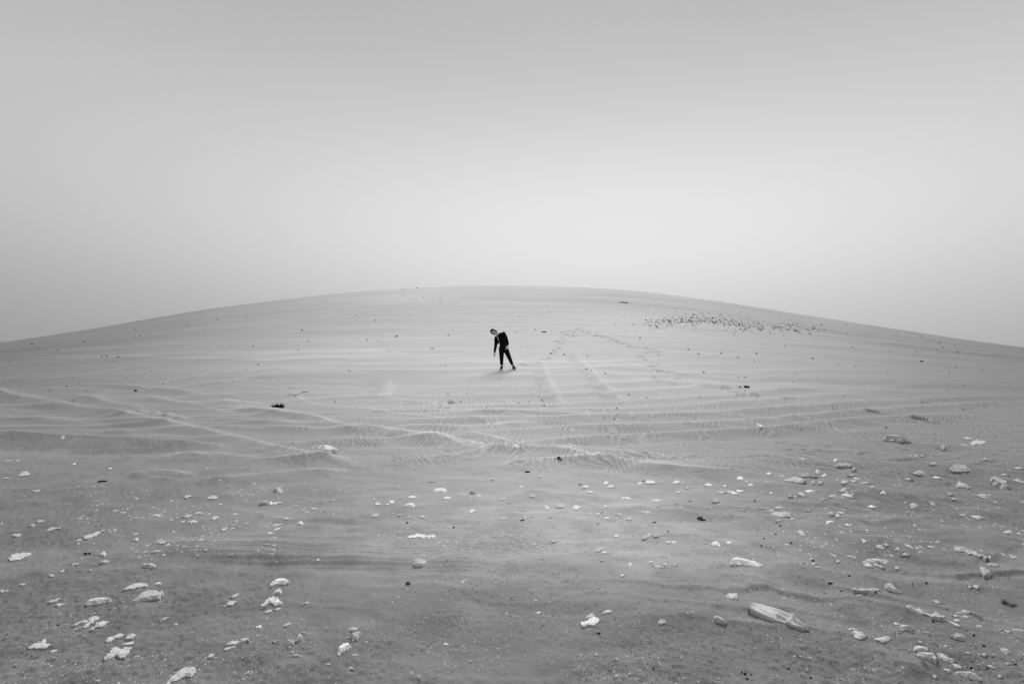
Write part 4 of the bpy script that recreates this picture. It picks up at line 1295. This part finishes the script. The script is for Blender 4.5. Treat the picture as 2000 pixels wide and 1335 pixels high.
# ------------------------------------------------------------------ long flattened container in the right foreground
def container():
    A = np.array(P('1461,1188 1461.5,1183 1464,1179 1470,1177 1478,1177.5 1490,1180.5 1503,1185 1518,1191.5 1532,1199 1546,1207 1556,1214 1566,1222 1574,1229'))   # far edge
    B = np.array(P('1461,1188 1463,1190 1467,1192 1474,1195 1482,1198.5 1492,1204 1503,1209.5 1516,1215.5 1528,1221 1539,1225.5 1550,1229 1562,1232 1573,1234'))  # near edge
    nA = 44
    ax, ay = smooth_line(A, nA)
    bx, by = smooth_line(B, nA)
    Ax, Ay = hit(ax, ay + 3)
    Bx, By = hit(bx, by)
    ox, oy = float((Ax.mean() + Bx.mean()) / 2), float((Ay.mean() + By.mean()) / 2)
    oz = float(height(np.array([ox]), np.array([oy]))[0])
    nt_ = 17
    vs, fs = [], []
    root = bpy.data.objects.new('flattened_container', None)
    root.empty_display_size = .05
    root.location = (ox, oy, oz)
    link(root, 'long flattened pale container tapering to a narrow end, right foreground', 'container')
    zz = np.zeros((nA, nt_))
    tt = np.linspace(0, 1, nt_)[None]
    gnd = height(Bx[:, None] * (1 - tt) + Ax[:, None] * tt, By[:, None] * (1 - tt) + Ay[:, None] * tt) - oz
    gnd = np.repeat(np.convolve(np.pad(gnd.mean(1) * .6 + gnd.max(1) * .4 - .004, 6, mode='edge'), np.ones(13) / 13, 'valid')[:, None], nt_, 1)
    for i in range(nA):
        s = i / (nA - 1)
        body = .024 * (1 - sstep(.45, 1.0, s) * .55) * sstep(-.04, .06, s)
        for j in range(nt_):
            t = j / (nt_ - 1)                      # 0 near edge, 1 far edge
            rim = math.exp(-((t - .06) / .10) ** 2) * .9 + math.exp(-((t - .94) / .10) ** 2)
            crown = body * (.62 + .38 * math.sin(math.pi * t))
            sunk = sstep(.42, .56, s) * (1 - sstep(.66, .74, s)) * math.exp(-((t - .42) / .30) ** 2)
            sunk2 = sstep(.76, .82, s) * (1 - sstep(.93, 1.0, s)) * math.exp(-((t - .55) / .28) ** 2)
            fold = .0045 * math.sin(9 * t + 6 * s) * sstep(.15, .4, s) + .003 * math.sin(23 * t + 11 * s)
            strap = .012 * math.exp(-((s - .735 - .05 * (t - .5)) / .025) ** 2)
            zz[i, j] = crown + .013 * rim - .020 * sunk - .013 * sunk2 + fold + strap
            if j in (0, nt_ - 1):
                zz[i, j] = body * .55
    zz += gnd
    for i in range(nA):
        for j in range(nt_):
            t = j / (nt_ - 1)
            vs.append((Bx[i] * (1 - t) + Ax[i] * t - ox, By[i] * (1 - t) + Ay[i] * t - oy, zz[i, j] + .006 + .008 * (1 - i / nA)))
    base = len(vs)
    for i in range(nA):
        for t in (0.10, .90):
            vs.append((Bx[i] * (1 - t) + Ax[i] * t - ox, By[i] * (1 - t) + Ay[i] * t - oy, gnd[i, 0] - .008))
    for i in range(nA - 1):
        for j in range(nt_ - 1):
            a = i * nt_ + j
            fs.append((a, a + nt_, a + nt_ + 1, a + 1))
        fs.append((base + 2 * i, base + 2 * i + 2, (i + 1) * nt_, i * nt_))
        fs.append((i * nt_ + nt_ - 1, (i + 1) * nt_ + nt_ - 1, base + 2 * i + 3, base + 2 * i + 1))
    fs.append(tuple([base, 0] + [j for j in range(1, nt_)] + [base + 1]))
    mm = mat('weathered_plastic', .50, rough=.6, var=.16, vscale=60, bump=.5, bscale=160, spec=.3, dist=.002)
    o = mesh_obj('body', vs, fs, mm, True)
    link(o, parent=root)
    # sand blown into the crushed hollow
    sv, sf = [], []
    i0, i1, j0, j1 = 19, 31, 3, 12
    for i in range(i0, i1 + 1):
        for j in range(j0, j1 + 1):
            t = j / (nt_ - 1)
            u, v = (i - i0) / (i1 - i0), (j - j0) / (j1 - j0)
            d = math.sin(math.pi * u) * math.sin(math.pi * v)
            sv.append((Bx[i] * (1 - t) + Ax[i] * t - ox, By[i] * (1 - t) + Ay[i] * t - oy, zz[i, j] + .006 + .006 * d + .008 * (1 - i / nA) - .003))
    w_ = j1 - j0 + 1
    for i in range(i1 - i0):
        for j in range(w_ - 1):
            a = i * w_ + j
            sf.append((a, a + w_, a + w_ + 1, a + 1))
    o = mesh_obj('sand_fill', sv, sf, mat('sand_in_container', .26, var=.12, vscale=80, bump=.6, bscale=300), True)
    link(o, parent=root)
    # narrow broken neck
    nv, nf = [], []
    nx, ny = hit([1579.0], [1234.5])
    e = np.array([nx[0] - ox, ny[0] - oy])
    st = np.array([(Ax[-3] + Bx[-3]) / 2 - ox, (Ay[-3] + By[-3]) / 2 - oy])
    ax_ = (e - st) / np.linalg.norm(e - st)
    pr = np.array([-ax_[1], ax_[0]])
    L_ = np.linalg.norm(e - st)
    for i in range(6):
        for q in range(10):
            b = q / 10 * 6.283
            r = .011 * (1 + .18 * math.sin(3 * i + q))
            c = st + ax_ * L_ * i / 5 + pr * r * math.cos(b)
            nv.append((c[0], c[1], gnd[-1, 0] + .013 + r * .9 * math.sin(b)))
    for i in range(5):
        for q in range(10):
            nf.append((i * 10 + q, i * 10 + (q + 1) % 10, i * 10 + 10 + (q + 1) % 10, i * 10 + 10 + q))
    nf.append(tuple(range(50, 60)))
    o = mesh_obj('neck', nv, nf, M['mid'], False)
    link(o, parent=root)


container()


# ------------------------------------------------------------------ grit nobody could count
def grit(name, px, py, size, m, label, cat, squash=.6, seed=1):
    rs = np.random.default_rng(seed)
    X, Y = hit(px, py)
    Z = height(X, Y)
    n = len(X)
    base = np.array([(1, 0, 0), (.2, .95, .0), (-.9, .3, 0), (-.5, -.85, 0), (.55, -.8, 0), (.05, .05, 1)])
    tri = np.array([(0, 1, 5), (1, 2, 5), (2, 3, 5), (3, 4, 5), (4, 0, 5)])
    a = rs.random(n) * 6.283
    ca, sa = np.cos(a), np.sin(a)
    V = np.repeat(base[None], n, 0) * (1 + rs.normal(0, .22, (n, 6, 3)))
    st = rs.uniform(.7, 1.5, n)
    x = V[:, :, 0] * st[:, None]
    y = V[:, :, 1]
    xx = (x * ca[:, None] - y * sa[:, None]) * size[:, None] + X[:, None]
    yy = (x * sa[:, None] + y * ca[:, None]) * size[:, None] * 1.15 + Y[:, None]
    zz = V[:, :, 2] * size[:, None] * squash + Z[:, None] - size[:, None] * .15
    co = np.stack([xx, yy, zz], -1).reshape(-1, 3)
    f = (tri[None] + (np.arange(n) * 6)[:, None, None]).reshape(-1, 3)
    me = bpy.data.meshes.new(name)
    me.vertices.add(len(co))
    me.vertices.foreach_set('co', co.astype(np.float32).ravel())
    me.loops.add(f.size)
    me.loops.foreach_set('vertex_index', f.astype(np.int32).ravel())
    me.polygons.add(len(f))
    me.polygons.foreach_set('loop_start', np.arange(0, f.size, 3, dtype=np.int32))
    me.update(calc_edges=True)
    me.materials.append(m)
    o = bpy.data.objects.new(name, me)
    link(o, label, cat, kind='stuff')


def clustered(n, x0, x1, y0, y1, seed, thr, sx=55., sy=22., power=1.0):
    rs = np.random.default_rng(seed)
    px = rs.uniform(x0, x1, n * 6)
    py = y0 + (y1 - y0) * rs.random(n * 6) ** power
    d = vn(px / sx + seed * 3.1, py / sy, seed) * .7 + vn(px / (sx * 3.2), py / (sy * 3), seed + 5) * .6
    keep = rs.random(n * 6) < np.clip((d - thr) * 1.6, .03, 1)
    return px[keep][:n], py[keep][:n], rs


px, py, rs = clustered(8500, -30, 2030, 985, 1345, 2, -.1, 40, 18)
grit('pale_grit', px, py, np.clip(rs.lognormal(math.log(.0022), .45, len(px)), .0010, .007), M['pale'], 'pale shell grit sprinkled over the foreground sand', 'grit', seed=5)
px, py, rs = clustered(8500, -30, 2030, 985, 1345, 6, -.05)
grit('dark_grit', px, py, np.clip(rs.lognormal(math.log(.0026), .45, len(px)), .0012, .007), M['dark'], 'dark grit sprinkled over the foreground sand', 'grit', seed=6)
px, py, rs = clustered(2600, 150, 2030, 935, 1090, 3, -.15, 60, 16)
grit('pale_gravel', px, py, np.clip(rs.lognormal(math.log(.0060), .55, len(px)), .0025, .020), M['pale'], 'pale gravel crumbs between the stones of the flat', 'gravel', seed=7)
px, py, rs = clustered(450, 0, 2000, 640, 800, 4, .0, 60, 12)
grit('dark_pebbles', px, py, np.clip(rs.lognormal(math.log(.016), .45, len(px)), .008, .045), M['dark'], 'tiny dark pebbles sprinkled over the dune slope', 'pebbles', seed=8, squash=.9)
px, py, rs = clustered(110, 150, 1900, 566, 660, 9, .0, 60, 12)
ok = py > np.interp(px, SIL[:, 0], SIL[:, 1]) + 5
px, py = px[ok], py[ok]
grit('dark_pebbles', px, py, np.clip(rs.lognormal(math.log(.024), .4, len(px)), .012, .05), M['dark'], 'tiny dark pebbles sprinkled along the upper dune', 'pebbles', seed=9, squash=.9)
# the dark patch of crust crumbs on the right of the dune
rs = np.random.default_rng(31)
bx, by = smooth_line([(1268, 631), (1300, 627), (1340, 624), (1380, 623), (1420, 628), (1460, 634), (1500, 638), (1560, 640), (1610, 643)], 60)
ii = np.clip((rs.beta(1.2, 1.6, 950) * 60).astype(int), 0, 59)
px = bx[ii] + rs.normal(0, 10, 950)
py = by[ii] + rs.normal(0, 4.6, 950) + 3 * (rs.random(950) < .25)
grit('dark_crust_crumbs', px, py, np.clip(rs.lognormal(math.log(.034), .55, 950), .014, .12), M['crust'], 'patch of dark crust crumbs on the right of the dune', 'crumbs', seed=10, squash=.9)
ii = np.clip((rs.beta(1.2, 1.6, 500) * 60).astype(int), 0, 59)
px = bx[ii] + rs.normal(-10, 40, 500)
py = by[ii] + rs.normal(-2, 13, 500)
ok = py > np.interp(px, SIL[:, 0], SIL[:, 1]) + 6
grit('dark_crust_crumbs', px[ok], py[ok], np.clip(rs.lognormal(math.log(.024), .4, int(ok.sum())), .012, .06), M['dark'], 'thin halo of small dark crumbs round the crust patch', 'crumbs', seed=11, squash=.9)
bx, by = smooth_line([(556, 774), (566, 772), (578, 773), (592, 768), (600, 765)], 30)
ii = rs.integers(0, 30, 46)
grit('dark_crust_crumbs', bx[ii] + rs.normal(0, 2, 46), by[ii] + rs.normal(0, 1, 46), rs.uniform(.01, .028, 46), M['dark'], 'short line of dark crumbs above the black tangle of weed', 'crumbs', seed=12, squash=.9)


# ------------------------------------------------------------------ the person
def person():
    fx, fy = hit([980.0], [720.5], height)
    YP = float(fy[0])

    def W(px, py, dy=0.0):
        y = YP + dy
        return np.array([(px - 1000) / F * y, y, HC - (py - HOR) / F * y])
    gl = W(980, 720)
    root = bpy.data.objects.new('person', None)
    root.location = (W(990, 720)[0], YP, float(height(np.array([W(990, 720)[0]]), np.array([YP]))[0]))
    root.empty_display_size = .2
    link(root, 'person in black jacket and trousers bending sideways on the dune slope', 'person')
    O = np.array(root.location)

    def capsule(bm, p, q, r0, r1, n=12, squ=1.0):
        p, q = np.array(p, float), np.array(q, float)
        d = q - p
        L_ = np.linalg.norm(d)
        d = d / L_
        up = np.array([0, 1., 0]) if abs(d[1]) < .9 else np.array([1., 0, 0])
        u = np.cross(d, up)
        u /= np.linalg.norm(u)
        v = np.cross(d, u)
        rows = []
        steps = [(-1, 0.0), (-.7, .71), (0, 1)] + [(None, t) for t in (.25, .5, .75)] + [(1, 1), (1.7, .71), (2, 0)]
        prof_ = []
        for a in (-90, -60, -30, 0):
            prof_.append((r0 * math.sin(math.radians(a)), r0 * math.cos(math.radians(a))))
        for t in (.33, .66):
            prof_.append((L_ * t, r0 + (r1 - r0) * t))
        for a in (0, 30, 60, 90):
            prof_.append((L_ + r1 * math.sin(math.radians(a)), r1 * math.cos(math.radians(a))))
        for s, r in prof_:
            row = []
            for i in range(n):
                b = i / n * 2 * math.pi
                c = p + d * s + max(r, 1e-4) * (u * math.cos(b) + v * math.sin(b) * squ) - O
                row.append(bm.verts.new(c))
            rows.append(row)
        for a, b in zip(rows[:-1], rows[1:]):
            for i in range(n):
                bm.faces.new((a[i], a[(i + 1) % n], b[(i + 1) % n], b[i]))
        bm.faces.new(rows[0][::-1])
        bm.faces.new(rows[-1])

    def blob(bm, c, axes, rad, n=14):
        """ellipsoid: three unit axes and radii"""
        rows = []
        for i in range(n + 1):
            th = math.pi * i / n
            row = []
            for j in range(n):
                f = 2 * math.pi * j / n
                s = max(math.sin(th), 1e-3)
                q = axes[0] * rad[0] * math.cos(th) + axes[1] * rad[1] * s * math.cos(f) + axes[2] * rad[2] * s * math.sin(f)
                row.append(bm.verts.new(np.array(c) + q - O))
            rows.append(row)
        for a, b in zip(rows[:-1], rows[1:]):
            for i in range(n):
                bm.faces.new((a[i], a[(i + 1) % n], b[(i + 1) % n], b[i]))
        bm.faces.new(rows[0][::-1])
        bm.faces.new(rows[-1])

    def fuse(name, bm, voxel, m, parent=root, smooth=6):
        bmesh.ops.recalc_face_normals(bm, faces=bm.faces)
        me = bpy.data.meshes.new(name)
        bm.to_mesh(me)
        bm.free()
        tmp = bpy.data.objects.new('tmp', me)
        C.link(tmp)
        r = tmp.modifiers.new('r', 'REMESH')
        r.mode = 'VOXEL'
        r.voxel_size = voxel
        s = tmp.modifiers.new('s', 'SMOOTH')
        s.factor = .5
        s.iterations = smooth
        dg = bpy.context.evaluated_depsgraph_get()
        out_ = bpy.data.meshes.new_from_object(tmp.evaluated_get(dg))
        bpy.data.objects.remove(tmp)
        out_.name = name
        out_.materials.clear()
        out_.materials.append(m)
        out_.polygons.foreach_set('use_smooth', np.ones(len(out_.polygons), bool))
        o = bpy.data.objects.new(name, out_)
        return link(o, parent=parent)

    skin = mat('skin', .5, rough=.6, var=.08, vscale=20, bump=0)
    cloth = mat('black_cloth', .008, rough=.95, spec=.05, var=.3, vscale=12, bump=.3, bscale=40, dist=.01)
    hair_m = mat('black_hair', .008, rough=.7, var=.3, vscale=60, bump=.4, bscale=200)
    shoe_m = mat('black_canvas', .015, rough=.8, var=.2, vscale=30, bump=0)
    sole_m = mat('white_rubber', .55, rough=.7, var=.1, vscale=30, bump=0)
    shirt_m = mat('grey_shirt', .30, rough=.9, var=.15, vscale=25, bump=.2)

    # joints (photo right = the person's left)
    hipL, hipR = W(979.5, 680, .0), W(987.5, 681, .02)
    pel = W(983.3, 676)
    waist = W(982.3, 667)
    chest = W(977.8, 657.5, -.02)
    neck0 = W(974.6, 653.6, -.03)
    neck1 = W(971.0, 651.6, -.05)
    headc = W(965.2, 648.4, -.07)
    shN, shF = W(969.4, 659.6, -.02), W(982.0, 652.4, .02)
    elN, wrN, haN = W(968.2, 675.0, -.05), W(965.9, 688.3, -.09), W(965.3, 691.0, -.10)
    elF, wrF, haF = W(990.2, 664.8, .05), W(991.2, 674.8, -.07), W(990.6, 677.6, -.10)
    knL, anL = W(979.6, 700, -.05), W(979.9, 716.2, .02)
    knR, anR = W(995.3, 699.5, -.04), W(1001.6, 713.2, .06)
    gzL = float(height(np.array([W(979.9, 718)[0]]), np.array([YP]))[0])
    gzR = float(height(np.array([W(1003, 718)[0]]), np.array([YP + .06]))[0])
    heL = np.array([anL[0], YP + .05, gzL + .035])
    toL = np.array([anL[0] - .03, YP - .17, gzL + .03])
    heR = np.array([W(1002.6, 0, .06)[0], YP + .08, gzR + .035])
    toR = np.array([W(1005.8, 0, .06)[0], YP - .12, gzR + .03])
    anL = heL + (0, 0, .075)
    anR = heR + (-.02, 0, .085)

    # body: one continuous surface, head to feet
    bm = bmesh.new()
    up = (headc - neck1)
    up /= np.linalg.norm(up)
    fwd = np.array([-.12, -1., -.10])
    fwd -= up * fwd.dot(up)
    fwd /= np.linalg.norm(fwd)
    sid = np.cross(up, fwd)
    blob(bm, headc + up * .02, (up, sid, fwd), (.115, .076, .095))
    blob(bm, headc - up * .055 + fwd * .025, (up, sid, fwd), (.060, .054, .066))
    capsule(bm, headc + fwd * .088 + up * .012, headc + fwd * .105 - up * .028, .009, .014)      # nose
    for sg in (-1, 1):
        blob(bm, headc + sid * sg * .078 - up * .005, (up, sid, fwd), (.032, .010, .018), 8)     # ears
        capsule(bm, headc + fwd * .088 + sid * sg * .016 + up * .032, headc + fwd * .078 + sid * sg * .045 + up * .030, .010, .008)   # brows
    capsule(bm, headc - up * .082 + fwd * .075 - sid * .018, headc - up * .082 + fwd * .075 + sid * .018, .010, .010)    # chin
    capsule(bm, neck0 - (neck1 - neck0) * .4, headc - up * .04, .058, .054)
    capsule(bm, chest, waist, .125, .110, squ=.72)
    capsule(bm, waist, pel, .110, .125, squ=.75)
    capsule(bm, shN, shF, .060, .060)
    for a, b, c in ((shN, elN, wrN), (shF, elF, wrF)):
        capsule(bm, a, b, .050, .040)
        capsule(bm, b, c, .040, .026)
    for h_, k_, a_, kn, an, he, to in ((hipL, 0, 0, knL, anL, heL, toL), (hipR, 0, 0, knR, anR, heR, toR)):
        capsule(bm, h_, kn, .082, .056)
        capsule(bm, kn, kn + (an - kn) * .35 + (0, .02, 0), .054, .055)
        capsule(bm, kn + (an - kn) * .35 + (0, .02, 0), an, .055, .036)
        capsule(bm, an, he, .036, .036)
        capsule(bm, he, to, .034, .026, squ=1.1)
    # hands: palm, four unequal curled fingers, thumb from the side
    def hand(wr, ha, spread, palm_n):
        d = ha - wr
        d /= np.linalg.norm(d)
        sp_ = np.array(spread, float)
        sp_ -= d * sp_.dot(d)
        sp_ /= np.linalg.norm(sp_)
        nn = np.array(palm_n, float)
        nn -= d * nn.dot(d) + sp_ * nn.dot(sp_)
        nn /= np.linalg.norm(nn)
        for q in (-.026, -.009, .009, .026):
            capsule(bm, wr + d * .012 + sp_ * q * .5, wr + d * .085 + sp_ * q, .016, .013)
        for q, ln in zip((-.030, -.010, .010, .029), (.062, .078, .083, .072)):
            a = wr + d * .085 + sp_ * q
            b = a + (d * .9 + nn * .35 + sp_ * q * 1.2) * ln * .5
            c = b + (d * .65 + nn * .75) * ln * .5
            capsule(bm, a, b, .0105, .0095)
            capsule(bm, b, c, .0095, .0085)
        a = wr + d * .030 + sp_ * .026
        b = a + (d * .6 + sp_ * .75 + nn * .2) * .040
        capsule(bm, a, b, .014, .012)
        capsule(bm, b, b + (d * .9 + sp_ * .2 + nn * .4) * .034, .012, .010)
    hand(wrN, haN, (.7, -.7, 0), (.5, .6, 0))
    hand(wrF, haF, (-.5, -.85, 0), (-.8, .4, 0))
    body = fuse('body', bm, .0075, skin, smooth=3)

    # face details
    for sg in (-1, 1):
        bm = bmesh.new()
        blob(bm, headc + fwd * .088 + sid * sg * .031 + up * .016, (up, sid, fwd), (.012, .019, .010), 8)
        me = bpy.data.meshes.new('eye')
        bm.to_mesh(me)
        bm.free()
        me.materials.append(hair_m)
        link(bpy.data.objects.new('eye', me), parent=root)
    bm = bmesh.new()
    capsule(bm, headc - up * .055 + fwd * .084 - sid * .020, headc - up * .055 + fwd * .084 + sid * .020, .009, .009)
    me = bpy.data.meshes.new('mouth')
    bm.to_mesh(me)
    bm.free()
    me.materials.append(mat('lips', .10, rough=.6, var=.1, bump=0))
    link(bpy.data.objects.new('mouth', me), parent=root)

    # hair, full over crown, back and both sides
    bm = bmesh.new()
    blob(bm, headc + up * .052 - fwd * .022, (up, sid, fwd), (.108, .098, .102))
    blob(bm, headc - up * .015 - fwd * .050, (up, sid, fwd), (.110, .092, .070))
    for sg in (-1, 1):
        capsule(bm, headc + up * .06 + sid * sg * .066 + fwd * .035, headc - up * .060 + sid * sg * .074 + fwd * .000, .030, .024)
    fuse('hair', bm, .010, hair_m, smooth=3)

    # jacket: torso with two sleeves, hem hanging open on the low side
    bm = bmesh.new()
    capsule(bm, chest + (.02, 0, .01), waist, .150, .135, n=18, squ=.78)
    capsule(bm, waist, pel + (.0, 0, .0), .135, .140, n=18, squ=.80)
    capsule(bm, shN, shF, .076, .080)
    capsule(bm, chest + (.04, 0, 0), shF + (.02, 0, .0), .12, .088)
    for a, b, c, r in ((shN, elN, wrN, 0), (shF, elF, wrF, 0)):
        capsule(bm, a, b, .076, .058)
        capsule(bm, b, b + (c - b) * .88, .058, .043)
    capsule(bm, W(983.5, 651.8, .02), W(988.5, 661, .06), .085, .070)
    capsule(bm, W(972.2, 660, -.10), W(973.4, 670.5, -.12), .040, .030)
    capsule(bm, W(991.2, 668.5, .02), W(991.6, 671, -.02), .052, .050)
    jk = fuse('jacket', bm, .011, cloth, smooth=4)
    bm = bmesh.new()
    a, b = W(970.6, 655.6, -.115), W(974.0, 665.0, -.155)
    capsule(bm, a, W(972.6, 660.0, -.150), .022, .026, squ=.5)
    capsule(bm, W(972.6, 660.0, -.150), b, .026, .016, squ=.5)
    fuse('shirt_front', bm, .007, shirt_m, smooth=3)

    # trousers down to just above the ankles
    bm = bmesh.new()
    capsule(bm, pel + (0, 0, .03), (hipL + hipR) / 2, .138, .120, n=16, squ=.82)
    for h_, kn, an in ((hipL, knL, anL), (hipR, knR, anR)):
        capsule(bm, h_, kn, .106, .074)
        capsule(bm, kn, kn + (an - kn) * .72, .074, .058)
    fuse('trousers', bm, .011, cloth, smooth=4)

    # shoes
    for he, to in ((heL, toL), (heR, toR)):
        bm = bmesh.new()
        capsule(bm, he + (0, .01, .005), to + (0, -.01, .002), .046, .040, squ=1.0)
        capsule(bm, he + (0, 0, .005), he + (0, .01, .075), .046, .046)
        sh = fuse('shoe', bm, .008, shoe_m, smooth=3)
        bm = bmesh.new()
        d = to - he
        d /= np.linalg.norm(d)
        sdv = np.array([-d[1], d[0], 0])
        n = 22
        lo_, hi_ = [], []
        for i in range(n):
            t = i / n * 2 * math.pi
            c = (he + to) / 2 + d * math.cos(t) * .165 + sdv * math.sin(t) * (.050 - .006 * math.cos(t)) - O
            z0 = min(he[2], to[2]) - .040
            lo_.append(bm.verts.new((c[0], c[1], z0 - O[2])))
            hi_.append(bm.verts.new((c[0], c[1], z0 + .026 - O[2])))
        for i in range(n):
            bm.faces.new((lo_[i], lo_[(i + 1) % n], hi_[(i + 1) % n], hi_[i]))
        bm.faces.new(hi_)
        bm.faces.new(lo_[::-1])
        me = bpy.data.meshes.new('sole')
        bm.to_mesh(me)
        bm.free()
        me.materials.append(sole_m)
        link(bpy.data.objects.new('sole', me), parent=sh)


person()
